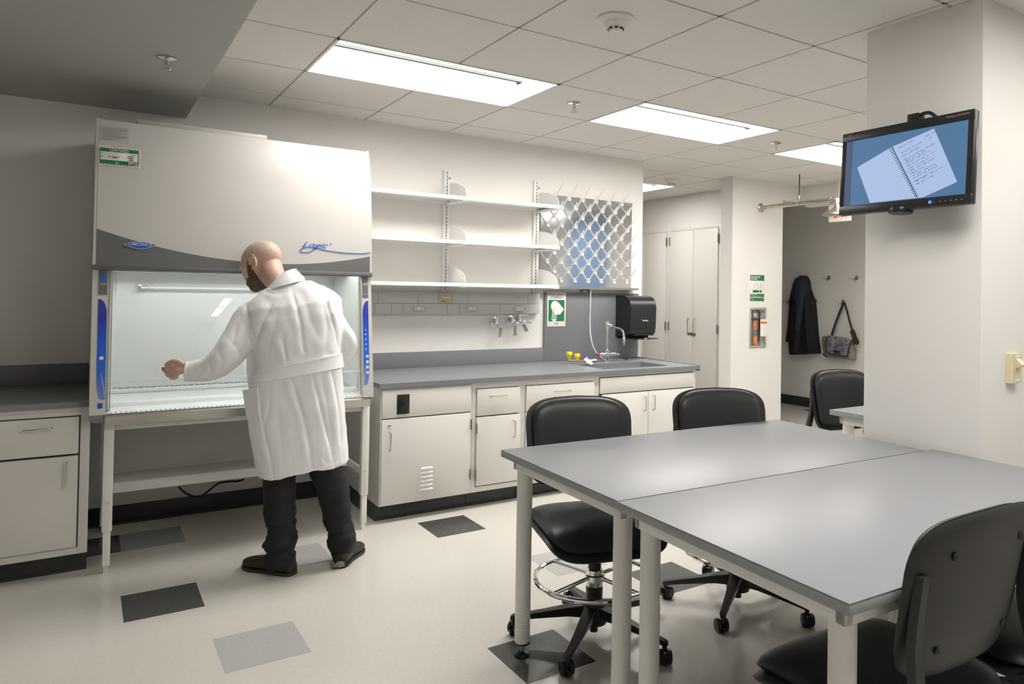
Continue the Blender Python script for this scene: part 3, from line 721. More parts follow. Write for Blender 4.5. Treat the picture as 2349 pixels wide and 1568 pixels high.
# ------------------------------------------------------------------ wall fittings above the bench
shelfy0 = 2.44
stdx = [.47, 1.228, 1.988]
for i, x in enumerate(stdx):
    t = thing('shelf_standard', ['slotted white shelf standard hidden beside the hood', 'slotted white shelf standard in the middle of the shelving', 'slotted white shelf standard beside the peg rack'][i], 'shelf standard', (x, WY, 1.35), 'slotted shelf standards')
    MB().box(x-.026, x+.026, WY-.014, WY-.0005, 1.349, 2.236, b=.002).build('rail', 'white', t)
    s = MB()
    for k in range(34):
        z = 1.372+k*.0253; s.box(x-.0024, x+.0024, WY-.0150, WY-.0135, z, z+.017)
    s.build('slots', 'ink', t)
    MB().lathe([(.001, 0), (.009, 0), (.001, .004)], (x+.018, WY-.014, 2.178), axis=(0, -1, 0), n=12).build('screw', 'hinge', t)
for li, z in enumerate((1.405, 1.70, 2.005)):
    lv = ['bottom', 'middle', 'top'][li]
    for bi, (a, c_) in enumerate(((.50, 1.235), (1.262, 2.018))):
        t = thing('wall_shelf', f'{lv} white metal shelf {["nearer the hood", "next to the peg rack"][bi]}', 'shelf', ((a+c_)/2, shelfy0+.14, z), 'white wall shelves')
        m = MB(); m.box(a, c_, shelfy0, WY-.03, z+.008, z+.012); m.box(a, c_, shelfy0, shelfy0+.008, z-.014, z+.012, b=.003); m.box(a, c_, WY-.045, WY-.037, z-.014, z+.012); m.box(a, c_, shelfy0, shelfy0+.02, z-.014, z-.011)
        m.build('shelf_board', 'white', t)
    for i, x in enumerate(stdx):
        t = thing('shelf_bracket', f'{lv} curved white shelf end bracket on the {["hidden standard beside the hood", "middle standard", "standard beside the peg rack"][i]}', 'bracket', (x, WY-.02, z), 'curved shelf brackets')
        xx = x+.018; pr_ = [(WY-.022, z-.02), (WY-.022, z+.135), (WY-.06, z+.135), (WY-.16, z+.118), (WY-.25, z+.088), (WY-.285, z+.070), (WY-.303, z+.045), (WY-.305, z-.012), (WY-.26, z-.02)]
        m = MB(); m.prism([Vector((xx, y, q)) for y, q in pr_], (0, 0, 0), (.003, 0, 0)); m.box(x-.01, x+.032, shelfy0-.004, WY-.02, z-.022, z-.008, b=.002); m.build('side_plate', 'white', t)
        MB().box(x-.006, x+.03, shelfy0-.010, shelfy0+.03, z-.018, z+.008, b=.003).build('clip', 'offw', t)

# service raceway
t = thing('service_raceway', 'long pale grey electrical raceway below the wall shelves', 'raceway', (1.2, WY, 1.27))
rc = MB()
for a, c_ in ((.44, .72), (.722, 1.01), (1.012, 1.39), (1.392, 1.9), (1.902, 2.012)): rc.box(a, c_, WY-.045, WY-.0005, 1.269, 1.348, b=.0015)
rc.build('upper_cover', 'race', t)
rc = MB()
for a, c_ in ((.44, .70), (.702, .815), (.817, .90), (.902, 1.23), (1.232, 1.33), (1.332, 1.66), (1.662, 2.012)): rc.box(a, c_, WY-.045, WY-.0005, 1.193, 1.2675, b=.0015)
rc.build('lower_cover', 'race', t)
for i, px in enumerate(((961, 707), (1082, 707), (1190, 708))):
    p = at(*px, y=2.70); y = WY-.046
    q = thing('wall_outlet', ['duplex outlet in the raceway nearest the hood', 'duplex outlet in the middle of the raceway', 'duplex outlet at the right end of the raceway'][i], 'outlet', (p.x, y, p.z), 'outlets in the raceway')
    MB().box(p.x-.036, p.x+.036, y-.0035, y, p.z-.016, p.z+.016, b=.001).build('receptacle', 'white', q)
    s = MB()
    s.box(p.x-.038, p.x+.038, y-.0008, y, p.z-.018, p.z+.018)
    for k in (-.018, .018):
        s.box(p.x+k-.002, p.x+k+.006, y-.0042, y-.003, p.z+.005, p.z+.0085); s.box(p.x+k-.002, p.x+k+.006, y-.0042, y-.003, p.z-.0085, p.z-.005); s.lathe([(.001, 0), (.0028, 0), (.0028, .001), (.001, .001)], (p.x+k-.010, y-.0035, p.z), axis=(0, -1, 0), n=8)
    for k in (-.052, .052): s.lathe([(.001, 0), (.003, 0), (.001, .002)], (p.x+k, y, p.z), axis=(0, -1, 0), n=8)
    s.build('slots', 'ink', q)
    text('DW-1 CKT 24', .010, (p.x, y, p.z-.028), X, Z, 'circuit_label', 'grey_ink', q, off=.001)
p = at(1023.5, 683.5, y=2.69); y = WY-.046
q = thing('data_plate', 'beige data jack plate on the raceway under the middle shelf standard', 'wall plate', (p.x, y, p.z))
MB().box(p.x-.057, p.x+.057, y-.006, y, p.z-.036, p.z+.036, b=.002).build('plate', 'beige', q)
s = MB().box(p.x-.03, p.x-.002, y-.0075, y-.005, p.z+.0, p.z+.009).box(p.x+.004, p.x+.034, y-.0075, y-.005, p.z+.0, p.z+.009); s.build('label_window', 'paper', q)
s = MB().box(p.x-.03, p.x-.019, y-.0075, y-.005, p.z-.026, p.z-.02).box(p.x-.014, p.x-.004, y-.0075, y-.005, p.z-.026, p.z-.02); s.build('jack', 'ink', q)

# gas cocks
def gas_cock(px, label, hand, capm, tagpts, blue=False):
    p = at(*px, y=2.70); x, z = p.x, p.z
    t = thing('gas_cock', label, 'gas valve', (x, WY, z), 'laboratory gas cocks on the wall')
    m = MB(); m.lathe([(.001, 0), (.030, 0), (.030, .004), (.016, .012), (.012, .016), (.012, .040), (.001, .040)], (x, WY-.001, z), axis=(0, -1, 0), n=24); m.build('flange', 'chrome', t)
    b_ = MB(); b_.sphere((x, WY-.048, z), .017); b_.cyl((x, WY-.048, z), (x, WY-.048, z+.034), .011); b_.cyl((x, WY-.05, z+.034), (x, WY-.05, z+.052), .015, .013)
    b_.tube([(x, WY-.05, z), (x+.02, WY-.07, z-.002), (x+.04, WY-.09, z-.006), (x+.07, WY-.115, z-.012)], [.009, .008, .009, .003], n=10)
    for k in range(4): b_.torus((x+.04+k*.008, WY-.09-k*.007, z-.006-k*.0015), .009-k*.0012, .0015, axis=(1, -.9, -.2), n=14, m=5)
    b_.build('valve_body', 'chrome', t)
    hx = -1 if hand == 'l' else 1
    h_ = MB(); h_.tube([(x, WY-.05, z+.044), (x+hx*.02, WY-.055, z+.047), (x+hx*.062, WY-.06, z+.047)], [.005, .007, .0075], n=10); h_.build('lever', 'led' if False else 'chrome', t)
    MB().cyl((x, WY-.05, z+.052), (x, WY-.05, z+.055), .011).build('index_cap', capm, t)
    g = MB(); R = []
    for (dx, dz, w, dy) in tagpts:
        R.append([Vector((x+dx-w, WY-.075+dy, z+dz)), Vector((x+dx+w, WY-.075+dy, z+dz+.0)), Vector((x+dx+w, WY-.0735+dy, z+dz)), Vector((x+dx-w, WY-.0735+dy, z+dz))])
    g.rings(R); g.build('paper_tag', 'tag', t)
    MB().torus((x+tagpts[0][0]*.5, WY-.072, z-.012), .012, .0008, axis=(.3, 1, 0), n=20, m=5).build('tag_wire', 'brass', t)
gas_cock((1138, 742), 'chrome gas cock on its own, the leftmost on the wall, with curled grey tag', 'l', 'yellow', [(.022, -.030, .011, 0), (.024, -.055, .0125, .002), (.022, -.075, .013, 0), (.012, -.098, .0135, -.006)])
gas_cock((1175, 739), 'chrome gas cock with red cap, left one of the close pair', 'l', 'red', [(.010, -.028, .012, 0), (.010, -.06, .0135, 0), (.010, -.100, .014, 0)])
gas_cock((1192, 736), 'chrome gas cock with slanted grey tag, right one of the close pair', 'r', 'nick', [(.018, -.022, .014, 0), (.030, -.045, .016, 0), (.045, -.078, .018, -.004)])

# peg rack
t = thing('drying_rack', 'polished steel drying rack with slanted white pegs above the sink', 'drying rack', (2.47, WY, 1.42))
PX0, PX1, PZ0, PZ1 = 2.025, 2.935, 1.40, 2.135
m = MB(); R = []
for i in range(25):
    x = PX0+(PX1-PX0)*i/24; R.append([Vector((x, WY-.020-.004*math.sin(PI*i/24), z)) for z in (PZ0, PZ1)])
m.rings(R, closed=False, caps=False); m.box(PX0+.01, PX1-.01, WY-.016, WY-.001, PZ0, PZ1)
m.build('backing_sheet', 'peg_steel', t)
m = MB(); m.rings([[Vector((x, y, z)) for y, z in ((WY-.005, 1.398), (WY-.085, 1.390), (WY-.088, 1.408), (WY-.084, 1.408), (WY-.082, 1.395), (WY-.005, 1.404))] for x in (PX0-.02, PX1+.03)]); m.build('drip_trough', 'steel', t)
peg0 = None
for r in range(10):
    for k in range(7):
        x = 2.885-.1335*k-(.0667 if r % 2 else 0); z = 1.462+r*.0728; y = WY-.024
        if x < PX0+.03 or (r % 2 and k == 6): continue
        if peg0 is None:
            m = MB(); m.box(x-.012, x+.012, y-.014, y, z-.018, z+.018, b=.002); m.tube([(x, y-.004, z), (x, y-.025, z+.012), (x, y-.115, z+.098), (x, y-.121, z+.103)], [.0065, .0062, .005, .003], n=8)
            peg0 = m.build('peg', 'white', t); peg0['_x'] = (x, y, z); px0 = Vector((x, y, z))
        else:
            c_ = peg0.copy(); COL.objects.link(c_); c_.location = Vector((x, y, z))-px0
m = MB(); p = at(1340, 664, y=2.69)
for k in (-.04, .035): m.torus((p.x+k, 2.67, 1.378), .011, .004, axis=(1, .3, 0), n=16, m=6)
m.cyl((p.x-.04, 2.67, 1.388), (p.x+.045, 2.67, 1.388), .005); m.build('drain_fitting', 'black', t)
m = MB(); pts = [(1355, 668), (1354.5, 700), (1353.5, 740), (1355, 770), (1361, 795), (1371, 812), (1382, 821), (1391, 826)]
m.tube(smooth_pts([at(a, b_, y=2.655-.09*max(0, (b_-740)/86)) for a, b_ in pts], 5), .0045, n=8); m.build('drain_tube', 'tube', t)

# eyewash sign
def wallsign(name, label, c, u0, v0, u1, v1, y, m='paper'):
    a = at(u0, v0, y=y); b_ = at(u1, v1, y=y)
    t = thing(name, label, c, ((a.x+b_.x)/2, y, (a.z+b_.z)/2)); MB().box(a.x, b_.x, y-.003, y, b_.z, a.z, b=.001).build('sign_board', m, t); return t, a.x, b_.x, b_.z, a.z
yS = WY-.023
t, x0, x1, z0, z1 = wallsign('eyewash_sign', 'green and white EMERGENCY EYEWASH sign on the grey splash board', 'sign', 1255.5, 669.5, 1296.5, 748, yS)
w = x1-x0; hh = z1-z0; yF = yS-.003
text('EMERGENCY', .033, ((x0+x1)/2, yF, z1-.019), X, Z, 'lettering', 'ink', t, font_scale_x=.86); text('EYEWASH', .031, ((x0+x1)/2, yF, z1-.044), X, Z, 'lettering', 'ink', t, font_scale_x=.86)
MB().box(x0+w*.07, x1-w*.07, yF-.0006, yF, z0+hh*.15, z0+hh*.775).build('green_field', 'green', t)
hd = [(.19, .57), (.20, .65), (.26, .71), (.36, .745), (.48, .74), (.60, .70), (.72, .62), (.90, .50), (.80, .43), (.72, .36), (.66, .345), (.62, .365), (.56, .33), (.50, .35), (.42, .33), (.38, .40), (.30, .44), (.23, .50)]
m = MB(); m.prism([Vector((x0+w*a, yF, z0+hh*b_)) for a, b_ in hd], (0, -.0006, 0), (0, -.0014, 0)); m.build('head_symbol', 'paper', t)
m = MB()
for k in range(8):
    for r in range(5):
        s_ = .23+r*.062+(k*.004*(2-r)); z = z0+hh*(.20+k*.043)
        if z > z0+hh*(.50-.035*r): continue
        m.box(x0+w*s_, x0+w*(s_+.04), yF-.0014, yF-.0006, z, z+hh*.026)
m.lathe([(.001, 0), (w*.09, 0), (w*.09, .0008), (.001, .0008)], (x0+w*.38, yF-.0006, z0+hh*.17), axis=(0, -1, 0), n=20); m.build('water_symbol', 'paper', t)
MB().box(x0+w*.36, x0+w*.39, yF-.0018, yF-.0014, z0+hh*.47, z0+hh*.49).build('eye_dot', 'ink', t)
text('Brady', .016, ((x0+x1)/2, yF, z0+hh*.09), X, Z, 'lettering', 'ink', t); text('58475', .008, ((x0+x1)/2, yF, z0+hh*.04), X, Z, 'lettering', 'grey_ink', t)

# paper towel dispenser
a = at(1405, 673, y=WY-.02); b_ = at(1405, 776, y=WY-.02)
x0 = 2.775; x1 = 3.045; z0, z1 = .985, 1.345; yb = WY-.0225
t = thing('towel_dispenser', 'black paper towel dispenser mounted at the right end of the splash board', 'towel dispenser', ((x0+x1)/2, WY, z0))
prof = [(yb, z1), (yb-.12, z1-.002), (yb-.165, z1-.018), (yb-.195, z1-.05), (yb-.207, z1-.10), (yb-.20, z0+.09), (yb-.19, z0+.045)]
m = MB(); m.prism([Vector((x0, y, z)) for y, z in prof+[(yb-.12, z0+.028), (yb, z0+.02)]], (0, 0, 0), (x1-x0, 0, 0))
bmesh.ops.bevel(m.bm, geom=[e for e in m.bm.edges if len(e.link_faces) == 2 and e.calc_face_angle(0) > .9], offset=.010, segments=3, affect='EDGES')
m.build('cover', 'black', t)
m = MB(); m.box(x0+.045, x1-.02, yb-.203, yb-.12, z0+.03, z0+.043, b=.003); m.box(x0+.02, x1-.02, yb-.13, yb, z0, z0+.035, b=.004); m.build('outlet_throat', 'blackm', t)
MB().box(x0+.04, x1+.0, yb-.235, yb-.10, z0, z0+.008, b=.002).build('lower_tray', 'black', t)
MB().box(x0+.03, x1-.03, yb-.2045, yb-.200, z0+.092, z0+.095).build('seam', 'blackm', t)
MB().box(x0+.12, x0+.15, yb-.238, yb-.232, z0+.002, z0+.014, b=.002).build('lever_mark', 'nick', t)
text('Bradley', .020, (x0+.15, yb-.207, z0+.155), X, Z, 'lettering', 'paper', t, off=.003)

# faucet
f = at(1392, 829, z=.815); fx, fy = f.x, min(f.y, 2.60)
t = thing('sink_faucet', 'tall chrome laboratory faucet behind the sink with a red handle mark', 'faucet', (fx, fy, .815))
m = MB(); m.cyl((fx, fy, .815), (fx, fy, .865), .013); m.cyl((fx, fy, .815), (fx, fy, .820), .024); m.cyl((fx, fy, .862), (fx, fy, .90), .017, .014); m.lathe([(.012, 0), (.02, .006), (.02, .014), (.01, .02)], (fx, fy, .893)); m.build('base', 'chrome', t)
m = MB(); m.cyl((fx-.075, fy, .875), (fx+.075, fy, .875), .0125)
for s_ in (-1, 1): m.cyl((fx+s_*.045, fy, .875), (fx+s_*.062, fy, .875), .016)
m.build('cross_body', 'chrome', t)
for s_, cm in ((-1, 'red'), (1, 'chrome')):
    h_ = MB(); h_.tube([(fx+s_*.075, fy, .875), (fx+s_*.09, fy-.01, .873), (fx+s_*.098, fy-.03, .87)], [.011, .009, .007], n=10); hh_ = h_.build('handle', 'chrome', t)
    MB().cyl((fx+s_*.095, fy-.012, .873), (fx+s_*.108, fy-.014, .873), .010).build('handle_cap', cm, hh_)
m = MB(); m.cyl((fx, fy, .90), (fx, fy, 1.10), .008); m.cyl((fx, fy, 1.075), (fx, fy, 1.12), .0135); m.build('riser', 'chrome', t)
m = MB(); m.cyl((fx, fy, 1.12), (fx, fy, 1.138), .017); m.cyl((fx-.012, fy, 1.115), (fx+.03, fy-.02, 1.10), .012)
m.tube(smooth_pts([(fx, fy, 1.10), (fx+.045, fy-.03, 1.088), (fx+.085, fy-.055, 1.078), (fx+.105, fy-.07, 1.055), (fx+.11, fy-.075, 1.02), (fx+.11, fy-.075, .995)], 4), .0085, n=10)
m.lathe([(.006, .02), (.012, .01), (.012, -.02), (.006, -.05), (.004, -.06)], (fx+.11, fy-.075, 1.0)); m.build('gooseneck', 'chrome', t)
m = MB(); m.tube(smooth_pts([(fx+.085, fy+.01, .875), (fx+.12, fy+.01, .862), (fx+.15, fy, .840), (fx+.19, fy, .828), (fx+.215, fy, .8225)], 4), .0045, n=8); tag(m.build('vacuum_hose', 'black', origin=Vector((fx+.2, fy, .82))), 'short black hose beside the chrome faucet', 'hose')

# eyewash unit
p1, p2, pv = at(1306, 812, y=2.50), at(1324, 816, y=2.47), at(1352, 838, y=2.36)
t = thing('eyewash_fixture', 'deck mounted eyewash with two yellow capped nozzles beside the sink', 'eyewash', (pv.x, pv.y, .815))
m = MB(); zt = p1.z-.045; m.tube([(p1.x-.01, p1.y, zt), (p2.x, p2.y, zt-.004), (pv.x-.03, pv.y+.03, .835), (pv.x, pv.y, .835)], .0075, n=10); m.build('arm', 'nick', t)
for p in (p1, p2):
    m = MB(); b0 = p-Z*.044; m.lathe([(.006, 0), (.006, .014)], b0); m.build('nozzle_stem', 'chrome', t)
    m = MB(); m.lathe([(.001, .012), (.013, .012), (.015, .026), (.019, .034), (.0235, .040), (.0235, .058), (.021, .062), (.001, .063)], b0, n=28); m.build('yellow_cap', 'yellow', t)
m = MB(); m.cyl((pv.x, pv.y, .815), (pv.x, pv.y, .85), .016); m.cyl((pv.x-.035, pv.y+.01, .842), (pv.x+.04, pv.y-.01, .842), .017); m.cyl((pv.x+.02, pv.y-.005, .842), (pv.x+.05, pv.y-.012, .842), .021); m.cyl((pv.x, pv.y, .815), (pv.x, pv.y, .821), .03); m.tube([(pv.x, pv.y, .85), (pv.x-.02, pv.y, .868), (pv.x-.028, pv.y, .872)], .007); m.build('valve', 'chrome', t)
m = MB(); q = [Vector((pv.x-.075, pv.y-.03, .862)), Vector((pv.x-.05, pv.y-.035, .872)), Vector((pv.x+.01, pv.y-.04, .826)), Vector((pv.x-.015, pv.y-.04, .818))]; m.rings([q, [a_+Vector((0, .001, .0015)) for a_ in q]]); m.build('paper_tag', 'paper', t)
# ------------------------------------------------------------------ tall closets
xf = 4.77
def tall(y0, y1, label, doors, lock=False):
    t = thing('tall_closet', label, 'closet', (xf+.3, (y0+y1)/2, 0), 'tall white closets')
    m = MB(); m.box(xf+.004, xf+.15, y0, y1, 0, 2.128); m.build('body', 'cab', t)
    MB().box(xf, xf+.01, y0+.03, y1-.03, .06, 2.10).build('front_recess', 'gap', t)
    fr = MB(); fr.box(xf-.004, xf+.006, y0, y0+.032, 0, 2.128, b=.001); fr.box(xf-.004, xf+.006, y1-.032, y1, 0, 2.128, b=.001); fr.box(xf-.004, xf+.006, y0+.032, y1-.032, 2.098, 2.128, b=.001); fr.build('face_frame', 'cab', t)
    for (a, b_, hy, hinge) in doors:
        d = MB().box(xf-.018, xf+.002, a, b_, .07, 2.094, b=.002).build('door', 'cab', t)
        if hy: h = MB(); handle(h, (xf-.018, hy, .93), (xf-.018, hy, 1.09), (-.03, 0, 0), .005); h.build('handle', 'nick', d)
        for hz in (1.98, .99, .2):
            h = MB(); h.cyl((xf-.02, hinge, hz-.05), (xf-.02, hinge, hz+.05), .008, n=8)
            for k in (-.017, .017): h.cyl((xf-.02, hinge, hz+k-.001), (xf-.02, hinge, hz+k+.001), .0095, n=8)
            h.build('hinge', 'hinge', d)
    if lock:
        yl = lock; z = at(1592, 766, x=xf-.02).z
        m = MB(); m.box(xf-.024, xf-.018, yl-.005, yl+.075, z-.014, z+.014, b=.002); m.box(xf-.030, xf-.018, yl-.055, yl-.008, z-.018, z+.012, b=.002); m.build('hasp', 'brass', t)
yD = at(1591, 700, x=xf).y
tall(3.478, 4.322, 'tall white closet with two doors and a brass hasp', [(3.512, yD-.002, yD-.05, 3.506), (yD+.002, 4.288, yD+.045, 4.294)], lock=yD-.0)
tall(4.324, 5.20, 'tall white closet partly hidden behind the end of the wall', [(4.358, 4.76, None, 4.352), (4.764, 5.17, None, 5.176)])

# ------------------------------------------------------------------ pillar: shower sign, extinguisher
yP = 2.81
t, x0, x1, z0, z1 = wallsign('shower_sign', 'white and green Emergency Shower sign above the extinguisher niche', 'sign', 1719.5, 628.5, 1754, 691.5, yP)
w = x1-x0; hh = z1-z0; yF = yP-.003
m = MB()
for a, b_ in ((.77, .98), (.16, .285), (.02, .135)): m.box(x0+w*.03, x1-w*.06, yF-.0008, yF, z0+hh*a, z0+hh*b_)
m.box(x0+w*.2, x0+w*.60, yF-.0008, yF, z0+hh*.33, z0+hh*.42); m.box(x0+w*.64, x0+w*.78, yF-.0008, yF, z0+hh*.33, z0+hh*.42); m.build('green_bands', 'green', t)
text('Emergency', .030, (x0+w*.07, yF, z0+hh*.915), X, Z, 'lettering', 'paper', t, off=.0025, align='LEFT'); text('Shower', .030, (x0+w*.07, yF, z0+hh*.835), X, Z, 'lettering', 'paper', t, off=.0015, align='LEFT')
text('Keep Area Clear', .013, (x0+w*.06, yF, z0+hh*.26), X, Z, 'lettering', 'paper', t, off=.0015, align='LEFT'); text('For Emergency Equipment Access', .011, (x0+w*.06, yF, z0+hh*.20), X, Z, 'lettering', 'paper', t, off=.0015, align='LEFT')
text('Caution', .014, (x0+w*.08, yF, z0+hh*.08), X, Z, 'lettering', 'paper', t, off=.0015, align='LEFT')
m = MB(); m.torus((x0+w*.42, yF-.001, z0+hh*.54), w*.14, .0012, axis=(0, 1, 0), n=28, m=5); m.tube([(x0+w*.72, yF-.001, z0+hh*.68), (x0+w*.72, yF-.001, z0+hh*.60), (x0+w*.64, yF-.001, z0+hh*.46), (x0+w*.84, yF-.001, z0+hh*.46), (x0+w*.72, yF-.001, z0+hh*.60)], .0012, n=5); m.build('pictogram', 'grey_ink', t)

t = thing('extinguisher_cabinet', 'recessed steel fire extinguisher cabinet in the wall below the shower sign', 'extinguisher cabinet', ((ex0+ex1)/2, yP, ez0))
fw = .022; a_, b_ = ex0-.006, ex1+.006; c0, c1 = ez0-.006, ez1+.006
m = MB()
for q in ((a_, a_+fw, c0+fw, c1-fw), (b_-fw, b_, c0+fw, c1-fw), (a_, b_, c0, c0+fw), (a_, b_, c1-fw, c1)): m.box(q[0], q[1], yP-.008, yP+.002, q[2], q[3], b=.001)
m.build('frame', 'steel', t)
m = MB(); e = .004
for q in ((ex0, ex0+e, ez0, ez1), (ex1-e, ex1, ez0, ez1), (ex0, ex1, ez0, ez0+e), (ex0, ex1, ez1-e, ez1)): m.box(q[0], q[1], yP, yP+.13, q[2], q[3])
m.box(ex0, ex1, yP+.125, yP+.130, ez0, ez1); m.build('box', 'white', t)
MB().box(ex0+.012, ex1-.012, yP-.002, yP+.001, ez0+.012, ez1-.012).build('door_glass', 'glass', t)
m = MB(); cx = (ex0+ex1)/2-.035
for z_ in (1.105, 1.082, 1.059, 1.036): m.box(cx-.024, cx+.024, yP-.0035, yP-.0022, z_-.008, z_+.008)
m.box(cx-.024, cx+.024, yP-.0035, yP-.0022, .915, .955)
m.prism([Vector((cx+q[0], yP-.0022, q[1])) for q in ((-.035, .912), (.035, .912), (0, .872))], (0, 0, 0), (0, -.0013, 0)); m.build('arrow_decal', 'orange', t)
text('IN CASE', .024, (cx, yP-.002, 1.008), X, Z, 'lettering', 'green', t, off=.002); text('OF FIRE', .024, (cx, yP-.002, .975), X, Z, 'lettering', 'ink', t, off=.002)
x_ = (ex0+ex1)/2+.02
e_ = thing('fire_extinguisher', 'silver fire extinguisher inside the recessed steel cabinet, with a white inspection tag', 'fire extinguisher', (x_, yP+.065, ez0+.005))
MB().lathe([(.001, 0), (.036, 0), (.040, .012), (.040, .30), (.034, .335), (.022, .35), (.018, .37), (.001, .37)], (x_, yP+.066, ez0+.005), n=28).build('cylinder', 'nick', e_)
m = MB(); m.box(x_-.078, x_+.028, yP+.025, yP+.06, ez1-.125, ez1-.097, b=.004); m.torus((x_-.01, yP+.045, ez1-.10), .032, .004, axis=(0, 1, 0), n=16, m=6, a0=PI/2, a1=PI*1.5); m.build('valve_handle', 'black', e_)
m = MB(); m.tube(smooth_pts([(x_+.02, yP+.06, ez0+.38), (x_+.058, yP+.05, ez0+.33), (x_+.058, yP+.05, ez0+.12), (x_+.052, yP+.05, ez0+.05)], 4), .008); m.build('hose', 'black', e_)
tx0 = at(1744, 732, y=yP-.01)
m = MB(); m.box(tx0.x, tx0.x+.095, yP-.014, yP-.012, tx0.z-.17, tx0.z, b=.001); tg = m.build('inspection_tag', 'paper', e_)
MB().box(tx0.x+.005, tx0.x+.09, yP-.0155, yP-.0138, tx0.z-.045, tx0.z-.022).build('tag_band', 'orange', tg)

# ------------------------------------------------------------------ emergency shower
fl_ = at(1740, 474, y=yP); zS = 2.235
sx = fl_.x+.03
sh_ = thing('emergency_shower', 'overhead emergency shower head on a steel pipe from the pillar wall', 'emergency shower', (sx, yP, zS))
# pipe runs out from the wall towards the room; find y for the elbow on the pixel column
el = None
for k in range(400):
    y = yP-.004*k; p = Vector((sx, y, zS)); c_ = p-CAM; u_ = CX+F_PX*c_.dot(RX)/c_.dot(FW)
    if u_ > 1917: el = p; break
mid = None
for k in range(400):
    y = yP-.004*k; p = Vector((sx, y, zS)); c_ = p-CAM; u_ = CX+F_PX*c_.dot(RX)/c_.dot(FW)
    if u_ > 1833: mid = p; break
m = MB(); m.tube([(sx, yP, zS), (sx, el.y+.04, zS)], .021, n=14); m.build('pipe', 'galv', sh_)
MB().lathe([(.001, 0), (.046, 0), (.046, .008), (.030, .018), (.026, .03), (.001, .03)], (sx, yP, zS), axis=(0, -1, 0), n=24).build('wall_flange', 'galv', sh_)
m = MB(); m.tube(smooth_pts([(sx, el.y+.05, zS), (sx, el.y+.02, zS), (sx, el.y-.01, zS-.012), (sx, el.y-.015, zS-.035), (sx, el.y-.015, zS-.045)], 4), .028, n=16); m.cyl((sx, el.y+.06, zS), (sx, el.y+.04, zS), .030); m.build('elbow', 'galv', sh_)
m = MB(); m.lathe([(.022, -.04), (.026, -.055), (.042, -.08), (.070, -.102), (.118, -.122), (.130, -.135), (.134, -.142), (.128, -.144), (.112, -.134), (.06, -.11), (.001, -.105)], (sx, el.y-.015, zS), n=36, caps=True); m.build('shower_head', 'steel', sh_)
m = MB(); m.cyl((sx, mid.y, zS+.05), (sx, mid.y, ZC), .006, n=8); m.build('hanger_rod', 'rod', sh_)
m = MB(); m.torus((sx, mid.y, zS+.018), .036, .004, axis=(0, 1, 0), n=24, m=6); m.cyl((sx, mid.y, zS+.045), (sx, mid.y, zS+.075), .010); m.build('pipe_hanger', 'galv', sh_)

# exit sign hanging from header
xE = 5.12
a, b_ = at(1902, 500, x=xE), at(1952, 513, x=xE)
t = thing('exit_sign', 'red and white EXIT sign hanging behind the shower head', 'exit sign', (xE, (a.y+b_.y)/2, a.z))
y1_, y0_ = a.y, b_.y; zb = at(1927, 508, x=xE).z; zt = zb+.165
MB().box(xE-.012, xE+.012, y0_, y1_, zb, zt, b=.003).build('face_plate', 'offw', t)
MB().box(xE-.008, xE+.008, (y0_+y1_)/2-.02, (y0_+y1_)/2+.02, zt+.04, ZC).build('housing', 'offw', t)
text('EXIT', .135, (xE-.0125, (y0_+y1_)/2-.02, zb+.078), -Y, Z, 'exit_letters', 'exitr', t, off=.001, ext=.001, font_scale_x=.62)
MB().sphere((xE-.014, y1_-.03, zb+.012), .005).build('pilot_light', 'gled', t)

# ------------------------------------------------------------------ alcove: hooks, coat, bag
xA = 6.5
hooks = [((1902, 637), 'coat hook with nothing on it, nearer the coat, upper row', None), ((1966, 637), 'upper coat hook at the right, next to the column edge', None), ((1935, 692), 'coat hook holding the messenger bag strap', None),
         ((1812, 690), 'coat hook half hidden behind the black coat at its left', None), ((1871, 690), 'coat hook just right of the black coat', None), ((1838, 640), 'coat hook under the hood of the hanging black coat', None)]
for px, lab, _ in hooks:
    p = at(*px, x=xA)
    t = thing('coat_hook', lab, 'coat hook', tuple(p), 'coat hooks in the alcove')
    MB().lathe([(.001, 0), (.024, 0), (.024, .005), (.012, .012), (.001, .012)], p, axis=(-1, 0, 0), n=20).build('rosette', 'hinge', t)
    m = MB()
    m.tube(smooth_pts([p, p+Vector((-.03, 0, 0)), p+Vector((-.05, .0, -.012)), p+Vector((-.07, .02, -.012)), p+Vector((-.085, .045, .004))], 3), .0045, n=8)
    m.tube(smooth_pts([p+Vector((-.03, 0, 0)), p+Vector((-.045, -.005, -.03)), p+Vector((-.065, -.01, -.03)), p+Vector((-.075, -.01, -.012))], 3), .004, n=8); m.build('hook', 'hinge', t)
def al(u, v, off): return at(u, v, x=xA-off)
def cloth_rings(levels, n=28, wob=.012, seed=0, thick=.10, back=.01):
    """levels: (v,uL,uR,thickness) -> rings hanging against the alcove wall"""
    R = []
    for k, (v, uL, uR, th, vR) in enumerate(levels):
        a = al(uL, v, .06); b = al(uR, vR, .06); r = []
        for i in range(n):
            an = 2*PI*i/n; s = (1-math.cos(an))/2
            p = a.lerp(b, s); front = math.sin(an)
            dep = th*(abs(front)**.6)*(1 if front > 0 else .0)
            fold = wob*math.sin(s*17+seed+k*.15)+wob*.6*math.sin(s*31+k*.3) if front > 0 else 0
            p.x = xA-.012-dep-(fold*min(1, abs(front)*2) if k > 1 else 0); r.append(p)
        R.append(r)
    return R
ct = thing('hooded_coat', 'long black hooded coat with navy quilting hanging in the alcove', 'coat', tuple(al(1840, 640, 0)))
